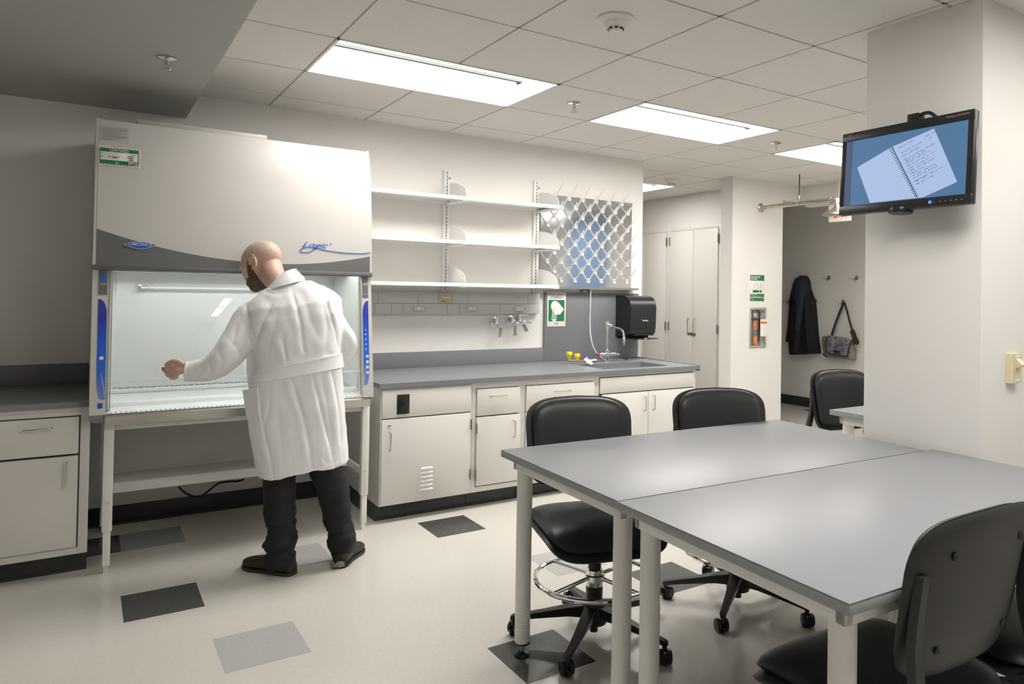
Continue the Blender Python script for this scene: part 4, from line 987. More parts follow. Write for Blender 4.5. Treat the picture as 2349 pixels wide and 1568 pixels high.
m = MB(); m.rings(cloth_rings([(633, 1836, 1848, .03, 634), (645, 1826, 1853, .10, 645), (664, 1819, 1856, .13, 664), (690, 1814, 1866, .14, 690), (720, 1812, 1869, .14, 720), (760, 1808, 1872, .14, 760), (783, 1803, 1875, .13, 785), (784, 1810, 1875, .13, 786), (800, 1810, 1877, .12, 800), (813, 1810, 1878, .11, 811)])); m.build('coat_body', 'dark_coat', ct, sharp=60)
m = MB(); R = cloth_rings([(632, 1838, 1845, .08, 632), (637, 1832, 1849, .14, 637), (643, 1828, 1852, .16, 643), (652, 1825, 1854, .17, 652), (672, 1822, 1858, .18, 672), (692, 1832, 1857, .18, 692), (720, 1835, 1853, .18, 720), (757, 1831, 1848, .17, 757)], wob=.004); m.rings(R); m.build('quilted_hood', 'navy', ct, sharp=60)
m = MB(); m.rings(cloth_rings([(757, 1831, 1849, .17, 757), (780, 1829, 1846, .17, 780), (808, 1826, 1840, .16, 808)], wob=.004)); m.build('sleeve', 'dark_coat', ct, sharp=60)

bg = thing('messenger_bag', 'grey and purple printed messenger bag hanging by a dark strap in the alcove', 'bag', tuple(al(1935, 692, 0)))
def blob(levels, off=.04, th=.12, name='', mm='', par=None, n=24):
    m = MB(); R = []
    for v, uL, uR, vR, t_ in levels:
        a = al(uL, v, off); b = al(uR, vR, off); r = []
        for i in range(n):
            an = 2*PI*i/n; s = .5-.5*math.copysign(abs(math.cos(an))**.5, math.cos(an)); p = a.lerp(b, s); p.x = xA-off-th*t_*math.copysign(abs(math.sin(an))**.5, math.sin(an))*.5-th*.4; r.append(p)
        R.append(r)
    m.rings(R); return m.build(name, mm, par, sharp=50)
blob([(770, 1896, 1940, 774, .6), (774, 1894, 1956, 780, 1), (795, 1895, 1966, 800, 1.1), (812, 1900, 1967, 823, 1), (818, 1906, 1966, 825, .6)], name='bag_body', mm='bag2', par=bg)
blob([(769, 1902, 1943, 774, .3), (773, 1897, 1953, 777, .5), (790, 1895, 1953, 797, .6), (808, 1898, 1946, 816, .5)], off=.10, th=.08, name='front_flap', mm='bag', par=bg)
m = MB(); pp = al(1919, 806, .185); m.box(pp.x-.006, pp.x+.004, pp.y-.04, pp.y+.04, pp.z-.013, pp.z+.013, b=.002); m.build('label_patch', 'black', bg)
def ribbon(pts, w, off, name, mm, par, tw=.004):
    P = [al(*p, off) for p in pts]; P = smooth_pts(P, 4); m = MB(); R = []
    for i, p in enumerate(P):
        d = (P[min(i+1, len(P)-1)]-P[max(0, i-1)]).normalized(); s = d.cross(X).normalized()*w
        R.append([p+s, p-s, p-s-X*tw, p+s-X*tw])
    m.rings(R); return m.build(name, mm, par)
ribbon([(1936, 693), (1925, 720), (1914, 750), (1908, 769)], .016, .09, 'shoulder_strap', 'strap', bg); ribbon([(1937, 693), (1943, 712), (1950, 740), (1956, 760)], .012, .09, 'shoulder_strap', 'strap', bg)
ribbon([(1954, 757), (1960, 772), (1962, 790)], .03, .12, 'strap_buckle', 'strap', bg); ribbon([(1963, 772), (1969, 784), (1966, 790)], .012, .11, 'strap_tail', 'strap', bg)
ribbon([(1897, 773), (1894, 790), (1899, 808), (1920, 814), (1945, 818)], .008, .17, 'flap_edge', 'strap', bg); ribbon([(1955, 778), (1948, 797), (1944, 817)], .008, .17, 'flap_edge', 'strap', bg); ribbon([(1899, 802), (1891, 816)], .030, .10, 'strap_end', 'strap', bg)

# ------------------------------------------------------------------ column: monitor, plate, switch
t = thing('light_switch', 'ivory wall switch with a hooded guard on the bright side of the column', 'switch', (2.11, CYa, 1.03))
sa = at(2306, 811, y=CYa); sb = at(2333, 875, y=CYa)
m = MB(); m.rings([[Vector((x, y, z)) for x, y in ((sa.x, CYa), (sb.x+.0, CYa), (sb.x-.012, CYa-.022), (sa.x+.016, CYa-.022))] for z in (sb.z, sa.z)]); m.build('housing', 'ivory', t)
m = MB(); cx_ = (sa.x+sb.x)/2+.004; zc_ = sa.z-.035
m.rings([[Vector((cx_-.016, CYa-.022, zc_+.018)), Vector((cx_+.016, CYa-.022, zc_+.018)), Vector((cx_+.016, CYa-.045, zc_-.006)), Vector((cx_-.016, CYa-.045, zc_-.006))], [Vector((cx_-.016, CYa-.020, zc_-.022)), Vector((cx_+.016, CYa-.020, zc_-.022)), Vector((cx_+.016, CYa-.043, zc_-.012)), Vector((cx_-.016, CYa-.043, zc_-.012))]]); m.build('hooded_jack', 'ivory', t)
MB().box(cx_-.018, cx_+.018, CYa-.0235, CYa-.0215, sa.z-.014, sa.z-.006).box(cx_-.018, cx_+.018, CYa-.0235, CYa-.0215, sb.z+.006, sb.z+.014).build('label_window', 'paper', t)
pa, pb = at(2082, 243, x=CXa), at(2121, 300, x=CXa)
t = thing('wall_plate', 'pale square wall plate above the monitor on the column', 'wall plate', (CXa, (pa.y+pb.y)/2, pb.z))
MB().box(CXa-.006, CXa, pb.y, pa.y, pa.z-.13, pa.z, b=.002).build('plate', 'wall', t)
m = MB(); q = at(2098, 266, x=1.83); m.box(q.x-.02, q.x+.03, q.y-.028, q.y+.022, q.z-.03, q.z+.008, b=.006); m.build('plug', 'black', t)
m = MB(); m.tube(smooth_pts([(q.x, q.y-.01, q.z-.01), (q.x-.01, q.y-.04, q.z+.0), (q.x-.01, q.y-.075, q.z-.005), (q.x, q.y-.10, q.z-.04), (q.x+.01, q.y-.10, q.z-.10)], 4), .007); m.build('cable', 'black', t)
# monitor, tilted forward
MT = thing('wall_monitor', 'black flat monitor on the column showing an open spiral notebook', 'monitor', (1.74, -.5, 1.88), local=True)
ML = [at(1927, 305, x=1.727), at(2230, 250, x=1.727), at(2237, 470, x=1.752), at(1935, 492, x=1.752)]
yc = sum(p.y for p in ML)/4; zc = sum(p.z for p in ML)/4; xc = sum(p.x for p in ML)/4
mw = ((ML[0]-ML[1]).length+(ML[3]-ML[2]).length)/4; mh = ((ML[0]-ML[3]).length+(ML[1]-ML[2]).length)/4
MT.location = (xc, yc, zc); MT.rotation_euler = (0, math.atan2(.025, .35), 0)
# local frame: -X faces the viewer, Y left in the photo, Z up
m = MB(); m.box(0, .030, -mw, mw, -mh, mh, b=.004); m.box(.03, .052, -mw*.8, mw*.8, -mh*.75, mh*.75, b=.006); m.build('case', 'black', MT)
m = MB(); bz = [.017, .027, .022, .033]                 # side, top bezel etc
yL, yR, zT, zB = mw-.017, -mw+.022, mh-.036, -mh+.036
for q in ((-mw, mw, zT, mh), (-mw, mw, -mh, zB), (yL, mw, zB, zT), (-mw, yR, zB, zT)): m.box(-.006, .002, q[0], q[1], q[2], q[3], b=.001)
m.build('bezel', 'black', MT)
sw_, shh = yL-yR, zT-zB
SC = lambda s, t_, k=0: Vector((-.0012-k*.0005, yL-sw_*s, zT-shh*t_))
def spoly(pts, k): return [SC(a, b_, k) for a, b_ in pts]
scr = MB().box(-.0010, .001, yR, yL, zB, zT).build('screen', 'scr', MT)
def sp(pts, k, name, mm): m = MB(); P = spoly(pts, k); m.rings([P, [p+Vector((-.0003, 0, 0)) for p in P]]); return m.build(name, mm, scr)
sp([(0, 0), (.06, .0), (.065, 1), (0, 1)], 0, 'side_strip', 'scr2')
sp([(.112, .42), (.405, .195), (.635, .985), (.245, .985)], 1, 'notebook_page', 'scrp'); sp([(.415, .19), (.745, .035), (.935, .825), (.685, .985), (.645, .985)], 1, 'notebook_page', 'scrp')
m = MB()
for k in range(25):
    s_ = .404+.228*k/24; t_ = .225+.735*k/24; p = SC(s_, t_, 2); m.tube([p+Vector((0, .006, .001)), p+Vector((0, 0, .0028)), p+Vector((0, -.008, .004))], .0011, n=5); m.sphere(p+Vector((0, .007, 0)), .0018, n=6)
m.build('spiral_binding', 'scrd', scr)
m = MB(); rnd = random.Random(11); dx, dy = .30, -.215   # writing direction on the page
for li, (s0, t0, L) in enumerate([(.435, .235, .36), (.45, .315, .62), (.455, .36, .5), (.465, .415, .98), (.47, .445, .75), (.485, .475, .80), (.495, .515, .95), (.505, .555, .62), (.51, .59, .9), (.52, .63, .45), (.525, .665, .85), (.535, .70, .75), (.55, .745, .95), (.555, .79, .60), (.63, .75, .32), (.635, .13, .25), (.66, .17, .13)]):
    s = 0; s0 = .405+.29*(t0-.2)+.05 if t0 > .2 else s0+.05; ph = 0
    while s < L*.84-.03:
        wl = rnd.uniform(.07, .17); pts = []
        nn = int(wl*170)+4
        for k in range(nn):
            ph += rnd.uniform(.7, 1.5); f_ = (s+wl*k/nn)*.92+.006*math.cos(ph*1.1); am = .009*math.sin(ph)*(1.8 if rnd.random() < .12 else rnd.uniform(.5, 1))
            pts.append(SC(s0+dx*f_-am*.35, t0+dy*f_+am, 2))
        m.tube(pts, .00045, n=4); s += wl+.035
m.build('handwriting', 'scrk', scr)
text('NEC', .010, (-.006, mw-.035, mh-.014), -Y, Z, 'lettering', 'grey_ink', MT); text('MultiSync EA232WMi', .010, (-.006, -mw+.062, mh-.013), -Y, Z, 'lettering', 'grey_ink', MT)
MB().box(-.0066, -.006, -mw+.148, -mw+.160, -mh+.012, -mh+.023).build('energy_mark', 'led', MT); MB().sphere((-.006, -mw+.138, -mh+.017), .0016).build('power_light', 'led', MT)
m = MB()
for k in range(5): m.box(-.0065, -.006, -mw+.03+k*.02, -mw+.037+k*.02, -mh+.016, -mh+.018)
m.build('button_marks', 'grey_ink', MT)
MB().lathe([(.001, -.012), (.045, -.010), (.047, 0), (.045, .01), (.001, .01)], (.025, mw*.05, -mh), axis=(0, 0, 1), n=28).build('swivel_knob', 'black', MT)
m = MB(); m.box(.05, .075, -.06, .06, -.06, .06, b=.004); m.box(.075, .13, -.025, .025, -.03, .03, b=.004); m.build('wall_mount', 'black', MT)

# ------------------------------------------------------------------ tables
TZ = .76
def table(o, rz, L, Wd, label, group='laboratory tables'):
    """o: front-left corner (nearest low x, low y) ; local x along length, y along depth"""
    t = thing('laboratory_table', label, 'table', (o[0], o[1], 0), group, local=True, rz=rz)
    MB().box(0, L, 0, Wd, TZ-.0025, TZ, b=.001).build('tabletop', 'ttop', t)
    MB().box(0, L, 0, Wd, TZ-.027, TZ-.002, b=.004).build('table_edge', 'tedge', t)
    m = MB(); i = .035; h0, h1 = TZ-.070, TZ-.0275
    for q in ((i, L-i, i, i+.03), (i, L-i, Wd-i-.03, Wd-i), (i, i+.03, i, Wd-i), (L-i-.03, L-i, i, Wd-i)): m.box(*q, h0, h1, b=.006)
    m.build('apron', 'tleg', t)
    for lx in (i+.034, L-i-.034):
        for ly in (i+.034, Wd-i-.034):
            lg = MB().cyl((lx, ly, .055), (lx, ly, TZ-.05), .029, n=32).cyl((lx, ly, .050), (lx, ly, .056), .0275, n=32).build('leg', 'tleg', t)
            f_ = MB().cyl((lx, ly, .046), (lx, ly, .051), .030, n=24).lathe([(.001, 0), (.028, 0), (.030, .006), (.022, .014), (.010, .018), (.001, .018)], (lx, ly, 0), n=24).build('foot_pad', 'black', lg)
            MB().cyl((lx, ly, .017), (lx, ly, .048), .011, n=12).build('threaded_stem', 'chrome', lg)
            s = MB()
            for z in (.125, .185): s.sphere((lx+.002, ly-.0285, z), .006, n=8)
            s.build('screw', 'chrome', lg)
    return t
TA = table((.350, -.484), -.042, 1.48, .772, 'grey topped table nearest the sink bench, pushed against the second one')
TB = table((.311, -1.277), -.042, 1.53, .788, 'grey topped table in the foreground with a chair at its front edge')
TC = table((2.345, -.47), -.02, 1.5, .765, 'grey topped table half hidden behind the column')

# ------------------------------------------------------------------ chairs
def make_stool():
    t = thing('drafting_stool', '', 'chair', (0, 0, 0), 'black drafting stools', local=True)   # local +Y is the way it faces
    bend = lambda x, z: .55*x*x+(-.25*z*abs(z) if z > 0 else .15*z*z)
    tilt = Vector((0, -.16, 1)).normalized(); nn = Vector((0, 1, .16)).normalized()
    cb = Vector((0, -.235, .735))
    m = MB(); m.pad(cb, X, tilt, nn, .234, .184, .40, .004, .016, bend, taper=.03, arch=.13); sh = m.build('back_shell', 'shell', t, sharp=60)
    m = MB(); m.pad(cb+nn*.014+Z*.004, X, tilt, nn, .205, .172, .40, .026, .010, bend, taper=.03, arch=.11); m.build('back_cushion', 'seat', t, sharp=60)
    for sx_ in (-.13, .13):
        for sz_ in (.10, -.11):
            s = MB(); p = cb+X*sx_+tilt*sz_+nn*(bend(sx_, sz_)-.017); s.lathe([(.001, 0), (.009, 0), (.009, .002), (.004, .0025), (.001, .001)], p, axis=-nn, n=12); s.build('screw', 'blackm', sh)
    sb = lambda x, z: -.25*max(0, z)**2*2-.12*abs(x)*abs(x)+.03*(abs(x)/.22)**3
    m = MB(); m.pad((0, .01, .462), X, Y, Z, .235, .225, .42, .030, .028, lambda x, z: (-.5*max(0, z-.08)**2*4)); m.build('seat_cushion', 'seat', t, sharp=60)
    m = MB(); m.pad((0, .0, .437), X, Y, Z, .245, .240, .42, .012, .030, lambda x, z: (-.5*max(0, z-.08)**2*4)+(.30*max(0, -z-.14))); m.box(-.09, .09, -.11, .11, .375, .415, b=.02); pan = m.build('seat_pan', 'shell', t, sharp=60)
    for s_ in (-1, 1):                                   # ribbed arms from the pan to the back
        m = MB(); P = smooth_pts([(s_*.20, -.13, .43), (s_*.232, -.21, .455), (s_*.235, -.25, .51), (s_*.228, -.24, .58), (s_*.216, -.228, .67), (s_*.205, -.236, .80)], 5); R = []
        for i, p in enumerate(P):
            d = (P[min(i+1, len(P)-1)]-P[max(0, i-1)]).normalized(); n_ = X.cross(d).normalized(); w_ = .023-.013*i/len(P); rib = .0018*(i % 2) if 4 < i < 14 else 0
            R.append([p+X*w_+n_*(.010+rib), p-X*w_+n_*(.010+rib), p-X*w_-n_*(.010+rib), p+X*w_-n_*(.010+rib)])
        m.rings(R); m.build('back_arm', 'shell', t)
    m = MB(); m.tube([(-.08, .02, .395), (-.16, .02, .385), (-.22, .02, .368)], .004, n=8); lv = m.build('lever_rod', 'black', t)
    m = MB(); m.rings([[Vector((x, .02+a, z+b_)) for a, b_ in ((-w_, -h_), (w_, -h_), (w_, h_), (-w_, h_))] for x, z, w_, h_ in ((-.205, .374, .008, .006), (-.225, .366, .016, .008), (-.27, .350, .014, .007), (-.275, .348, .008, .004))]); m.build('lever_paddle', 'black', lv)
    MB().cyl((0, 0, .22), (0, 0, .40), .014).cyl((0, 0, .19), (0, 0, .33), .0255).cyl((0, 0, .30), (0, 0, .345), .028, .026).build('gas_column', 'black', t)
    MB().cyl((0, 0, .06), (0, 0, .20), .030, .034).cyl((0, 0, .025), (0, 0, .07), .016).build('column_sleeve', 'black', t)
    rz_ = .235
    m = MB(); m.torus((0, 0, rz_), .235, .0105, n=72, m=10); ring = m.build('foot_ring', 'chrome', t)
    for k in range(4):
        a = k*PI/2+.5; m = MB(); m.tube([(.03*math.cos(a), .03*math.sin(a), rz_+.006), (.235*math.cos(a), .235*math.sin(a), rz_)], .0075, n=8); m.build('ring_spoke', 'chrome', ring)
    MB().lathe([(.028, -.03), (.034, -.03), (.036, -.01), (.040, -.008), (.040, .012), (.034, .016), (.034, .034), (.028, .036)], (0, 0, rz_), n=28).build('ring_hub', 'chrome', ring)
    hub = MB().lathe([(.001, .055), (.05, .06), (.055, .09), (.045, .135), (.036, .15), (.001, .15)], (0, 0, 0), n=28).build('base_hub', 'black', t)
    for k in range(5):
        a = k*2*PI/5+.94; d = Vector((math.cos(a), math.sin(a), 0)); s = Vector((-d.y, d.x, 0))
        m = MB(); m.rings([[d*r+s*w_+Z*(z+h_), d*r-s*w_+Z*(z+h_), d*r-s*w_*.7+Z*(z-h_), d*r+s*w_*.7+Z*(z-h_)] for r, z, w_, h_ in ((.03, .108, .030, .026), (.10, .103, .024, .019), (.20, .088, .018, .014), (.29, .075, .015, .011), (.325, .070, .014, .010), (.332, .068, .008, .006))])
        bmesh.ops.bevel(m.bm, geom=[e for e in m.bm.edges], offset=.003, segments=1, affect='EDGES'); lg = m.build('base_leg', 'black', t)
        c_ = d*.318; cs_ = Vector((math.cos(a*2.3+1), math.sin(a*2.3+1), 0))
        m = MB(); m.cyl(c_+Z*.04, c_+Z*.072, .009)
        w0 = c_+Vector((-cs_.y, cs_.x, 0))*.012
        for q in (-1, 1): m.lathe([(.001, -.009), (.022, -.009), (.026, -.006), (.027, 0), (.026, .006), (.022, .009), (.001, .009)], w0+cs_*.0155*q+Z*.027, axis=cs_, n=24)
        m.torus(w0+Z*.027, .027, .0075, axis=cs_, n=20, m=6, a0=PI*.0, a1=PI); m.build('caster', 'black', lg)
    return t
A_ = make_stool()
def aim(o, x, y, face, label):
    o.location = (x, y, 0); o.rotation_euler = (0, 0, math.atan2(face[1], face[0])-PI/2); o['label'] = label
aim(A_, .76, .19, (-.28, -.96), 'black drafting stool tucked under the table at its left end, chrome foot ring in view')
for x, y, f_, lab in ((1.49, .115, (-.36, -.93), 'black drafting stool at the back edge of the tables, in front of the sink cabinet'),
                      (.68, -1.10, (.02, 1), 'black drafting stool in the bottom right corner seen from behind'),
                      (1.235, -1.165, (.25, 1), 'black drafting stool at the right edge of the view, only a sliver showing'),
                      (2.86, .40, (-.2, -.98), 'black drafting stool at the table behind the column')):
    c_ = dup(A_); aim(c_, x, y, f_, lab)
# ------------------------------------------------------------------ the person at the hood
PB = at(690, 1300, z=0)
PER = thing('person', 'bald bearded person in a white lab coat standing at the hood and reaching left', 'person', (PB.x, PB.y, 0))
FH = Vector((FW.x, FW.y, 0)).normalized()
def ring(uL, vL, dL, uR, vR, dR, th, n=40, e=.85, k=1.0):
    a = at(uL, vL, d=dL); b_ = at(uR, vR, d=dR); c = (a+b_)/2; h = (b_-a)/2*k; f_ = (FH-h*(FH.dot(h)/h.length_squared)).normalized()*th*k
    r = []
    for i in range(n):
        an = 2*PI*i/n; ca, sa = math.cos(an), math.sin(an)
        r.append(c+h*math.copysign(abs(ca)**e, ca)+f_*math.copysign(abs(sa)**e, sa))
    return r
def merged(mb, voxel, it=4, fac=.5):
    bmesh.ops.recalc_face_normals(mb.bm, faces=mb.bm.faces)
    me = bpy.data.meshes.new('t'); mb.bm.to_mesh(me); mb.bm.free(); o = bpy.data.objects.new('t', me); COL.objects.link(o)
    r = o.modifiers.new('r', 'REMESH'); r.mode = 'VOXEL'; r.voxel_size = voxel; r.use_smooth_shade = True
    s = o.modifiers.new('s', 'SMOOTH'); s.factor = fac; s.iterations = it
    bpy.context.view_layer.update()
    out = bpy.data.meshes.new_from_object(o.evaluated_get(bpy.context.evaluated_depsgraph_get()))
    bpy.data.objects.remove(o); return out
def add(me, name, mats, parent=PER):
    o0 = Vector(PER['_o'])
    me.transform(Matrix.Translation(-o0)); me.materials.clear()
    for q in mats: me.materials.append(K[q])
    me.name = name
    for p in me.polygons: p.use_smooth = True
    o = bpy.data.objects.new(name, me); COL.objects.link(o); o.parent = parent; return o
def pix(p):
    c = p-CAM; z = c.dot(FW); return CX+F_PX*c.dot(RX)/z, CY+F_PX*c.dot(DN)/z, z

TORSO = [(592, 1094, 3.43, 803, 1052, 3.60, .165), (580, 1040, 3.43, 801, 1015, 3.60, .162), (570, 985, 3.43, 796, 968, 3.60, .155), (567, 925, 3.43, 790, 905, 3.60, .145), (573, 885, 3.44, 786, 850, 3.60, .132),
         (586, 855, 3.45, 782, 815, 3.61, .122), (584, 820, 3.46, 783, 780, 3.62, .122), (572, 780, 3.48, 786, 745, 3.64, .125), (562, 745, 3.50, 787, 715, 3.65, .125), (556, 715, 3.52, 782, 688, 3.66, .118),
         (566, 693, 3.54, 768, 668, 3.67, .102), (590, 676, 3.56, 742, 654, 3.66, .085), (608, 662, 3.57, 712, 643, 3.65, .070)]
ARM_L = [(582, 715, 3.55, .070), (567, 742, 3.52, .078), (550, 775, 3.48, .080), (531, 803, 3.44, .077), (506, 828, 3.41, .070), (480, 844, 3.40, .061), (456, 850, 3.39, .053), (433, 852, 3.38, .046)]
ARM_R = [(742, 693, 3.66, .055), (755, 715, 3.66, .056), (771, 745, 3.65, .056), (788, 770, 3.65, .054), (796, 789, 3.67, .051), (786, 812, 3.72, .046), (770, 832, 3.80, .042), (756, 842, 3.86, .040)]
def armtube(mb, A, k=1.0, extra=()):
    P = [at(u, v, d=d) for u, v, d, r in A]; Rr = [r*k for *_, r in A]
    PP = smooth_pts(P, 3); RRr = [q.x for q in smooth_pts([Vector((r, 0, 0)) for r in Rr], 3)]
    mb.tube(PP, RRr, n=20)
# coat
m = MB(); m.rings([ring(*t_) for t_ in TORSO]); armtube(m, ARM_L); armtube(m, ARM_R)
m.sphere(at(573, 718, d=3.55), .056, n=20); m.sphere(at(758, 694, d=3.66), .056, n=20)
me = merged(m, .006, 3)
# folds: (polyline in the photo, depth of groove in m, half width in px, ridge offset side)
FOLDS = [([(665, 655), (680, 700), (690, 745), (696, 800), (702, 815)], .010, 5, 1), ([(648, 775), (653, 805), (659, 832)], .010, 4, 1), ([(583, 800), (590, 770), (606, 730), (628, 690)], .012, 7, -1),
         ([(560, 690), (575, 740), (584, 775), (583, 800)], .006, 3.5, 1), ([(745, 665), (752, 700), (770, 760), (780, 812)], .008, 4, -1), ([(757, 675), (772, 710), (776, 735)], .006, 4, 1), ([(742, 690), (752, 750), (748, 800)], .005, 7, 1),
         ([(663, 853), (680, 905), (698, 960), (712, 1030), (716, 1085)], .016, 5, 1), ([(713, 845), (728, 900), (740, 950), (760, 1030), (768, 1072)], .010, 4, 1), ([(757, 835), (772, 900), (779, 950), (788, 1060)], .012, 4, 1),
         ([(594, 885), (598, 950), (604, 985), (618, 1040), (630, 1108)], .008, 4, 1), ([(604, 985), (614, 950), (622, 900)], .006, 6, 1), ([(636, 900), (640, 970), (652, 1090)], .005, 12, 1), ([(735, 850), (752, 940), (770, 1060)], .006, 6, -1),
         ([(520, 770), (545, 800), (560, 830)], .005, 6, 1), ([(545, 740), (535, 785), (520, 805)], .006, 5, 1), ([(500, 800), (510, 830), (500, 860)], .005, 5, 1), ([(475, 825), (485, 850), (470, 872)], .004, 4, 1), ([(810, 765), (817, 785), (810, 800)], .005, 3, 1),
         ([(700, 690), (715, 740), (740, 790)], .004, 10, 1), ([(640, 700), (625, 760), (612, 830)], .004, 12, 1), ([(690, 960), (720, 965), (752, 955)], .003, 5, 1), ([(735, 1045), (752, 1062), (764, 1060)], .004, 4, 1),
         ([(600, 665), (630, 675), (665, 668)], .003, 4, 1), ([(700, 640), (730, 662), (752, 690)], .004, 6, 1), ([(615, 850), (640, 838), (668, 842)], .004, 5, 1)]
co = np.array([tuple(v.co) for v in me.vertices]); no = np.array([tuple(v.normal) for v in me.vertices])
rel = co-np.array(CAM); zz = rel@RR[2]; uu = CX+F_PX*(rel@RR[0])/zz; vv = CY+F_PX*(rel@RR[1])/zz
facing = np.clip(-(no@RR[2])*1.6, 0, 1); disp = np.zeros(len(co))
for poly, dep, w_, side in FOLDS:
    best = np.full(len(co), 1e9); sg = np.zeros(len(co)); tt = np.zeros(len(co)); n_ = len(poly)-1
    for k, (a, b_) in enumerate(zip(poly, poly[1:])):
        a = np.array(a, float); b_ = np.array(b_, float); d = b_-a; L = np.hypot(*d); q = np.stack([uu, vv], 1)-a
        t_ = np.clip((q@d)/(L*L), 0, 1); cxx = q-t_[:, None]*d; ds = np.hypot(cxx[:, 0], cxx[:, 1]); s_ = np.sign(d[0]*q[:, 1]-d[1]*q[:, 0])
        mm = ds < best; best[mm] = ds[mm]; sg[mm] = s_[mm]; tt[mm] = (k+t_[mm])/n_
    env = np.clip(np.minimum(tt, 1-tt)*5, .15, 1)
    x = best*sg*side
    disp += env*dep*(-np.exp(-np.abs(best/(w_*.8))**1.3)+.42*np.exp(-((x-w_*2.0)/(w_*2.2))**2))
disp *= facing*(zz < 3.72)
for i, v in enumerate(me.vertices):
    p = Vector(co[i]); nn_ = noise.noise(p*9)*.004+noise.noise(Vector((p.x*22+p.z*6, p.y*22, p.z*12)))*.0028+abs(noise.noise(Vector((p.x*16-p.z*8, p.y*14, p.z*10))+Vector((3, 1, 7))))*-.0045
    sk = max(0, min(1, (vv[i]-870)/200)); ang = math.atan2(p.y-PB.y-.2, p.x-PB.x); pl = math.sin(ang*9+p.z*2)*.009*sk*(0 if facing[i] > .3 else 1)
    v.co = p+Vector(no[i])*(float(disp[i])*.75+nn_+pl)
CO = add(me, 'lab_coat', ['coat'])
# belt across the back
def surf_ring(t0, t1, w, k, off):
    """interpolate torso rings at ring parameter t"""
    i = int(w); f_ = w-i; a = TORSO[i]; b_ = TORSO[min(i+1, len(TORSO)-1)]; q = [a[j]*(1-f_)+b_[j]*f_ for j in range(7)]
    r = ring(*q, n=72); c = sum(r, Vector())/len(r); return [p+(p-c).normalized()*off for p in r]
def strip_(us, name, w0, w1, off, thick, parent, m_='coat', a0=.5, a1=1.0, steps=4):
    R = []; n = 72; i0, i1 = int(n*a0), int(n*a1)
    for k in range(steps+1): R.append(surf_ring(0, 0, w0+(w1-w0)*k/steps, 1, off)[i0:i1+1])
    mb = MB(); mb.rings(R, closed=False, caps=False); 
    In = [surf_ring(0, 0, w0+(w1-w0)*k/steps, 1, off-thick)[i0:i1+1] for k in range(steps+1)]
    mb.rings(In, closed=False, caps=False); mb.rings([R[0], In[0]], closed=False, caps=False); mb.rings([R[-1], In[-1]], closed=False, caps=False)
    mb.rings([[r[0] for r in R], [r[0] for r in In]], closed=False, caps=False); mb.rings([[r[-1] for r in R], [r[-1] for r in In]], closed=False, caps=False)
    return mb.build(name, m_, parent)
strip_(None, 'back_belt', 4.25, 5.15, .0075, .012, CO, a0=.515, a1=.99)
for w_ in (4.30, 5.08):
    r = surf_ring(0, 0, w_, 1, .0085)[38:71]; mb = MB(); mb.tube(r, .0007, n=4); mb.build('stitching', 'white', CO)
# pocket flap flaring out on the left side
m = MB(); P0 = [at(u, v, d=d) for u, v, d in ((556, 894, 3.40), (590, 890, 3.355), (592, 940, 3.345), (600, 990, 3.345), (577, 996, 3.37), (563, 945, 3.395))]
m.rings([P0, [p+FH*.012 for p in P0]]); m.build('side_pocket', 'coat', CO)
m = MB(); P0 = [at(u, v, d=3.46) for u, v in ((566, 790), (595, 775), (592, 900), (572, 905), (565, 850))]; m.rings([P0, [p+FH*.14 for p in P0]]); m.build('front_edge', 'coat', CO)
# collar: folded band round the neck
m = MB(); R = []
for (uL, vL, uR, vR, th, dd, e_) in ((606, 672, 702, 645, .086, 3.60, 0), (612, 662, 698, 636, .082, 3.605, 0), (625, 645, 686, 626, .070, 3.615, 0), (632, 634, 678, 620, .062, 3.62, 0), (637, 634, 673, 624, .055, 3.62, 0), (636, 650, 676, 640, .055, 3.62, 0)):
    R.append(ring(uL, vL, dd-.03, uR, vR, dd+.04, th, n=40, e=.95))
m.rings(R, caps=False); cm_ = m.build('collar', 'coat', CO, sharp=70)
# cuff
m = MB(); a, b_ = at(441, 852, d=3.383), at(428, 851.5, d=3.378); u_, v_, _ = basis(b_-a)
m.rings([[p+(u_*math.cos(2*PI*i/24)+v_*math.sin(2*PI*i/24))*r for i in range(24)] for p, r in ((a, .0455), (b_, .0465), (b_, .041), (a, .039))]); m.build('cuff', 'coat', CO)

# body ------------------------------------------------------------
m = MB(); m.rings([ring(*t_, k=.80) for t_ in TORSO[1:]]); armtube(m, ARM_L, .66); armtube(m, ARM_R, .66)
LEG_L = [(1010, 612, 684, 3.50), (1060, 607, 680, 3.49), (1117, 606, 675, 3.47), (1145, 609, 674, 3.465), (1171, 607, 676, 3.46), (1195, 612, 675, 3.46), (1219, 618, 677, 3.46), (1232, 612, 678, 3.46), (1244, 605, 680, 3.46), (1254, 611, 675, 3.465), (1262, 615, 673, 3.47), (1276, 611, 677, 3.47), (1288, 609, 676, 3.47), (1302, 609, 675, 3.47)]
LEG_R = [(1010, 700, 778, 3.58), (1050, 706, 781, 3.58), (1083, 713, 784, 3.59), (1104, 722, 794, 3.60), (1116, 727, 797, 3.60), (1130, 731, 800, 3.60), (1171, 740, 803, 3.61), (1198, 746, 805, 3.61), (1225, 755, 813, 3.61), (1240, 751, 815, 3.61), (1254, 755, 812, 3.61), (1264, 761, 808, 3.61), (1278, 763, 806, 3.61), (1292, 765, 799, 3.61)]
def legmesh(mb, L, k=1.0, n=28, zmin=.03):
    R = []
    for v, a, b_, d in L:
        w = (b_-a)/2/F_PX*d; r = ring(a, v, d, b_, v-3, d+.0, w*1.12, n=n, e=.92, k=k)
        for p in r: p.z = max(p.z, zmin)
        R.append(r)
    mb.rings(R)
legmesh(m, LEG_L, .72); legmesh(m, LEG_R, .72)
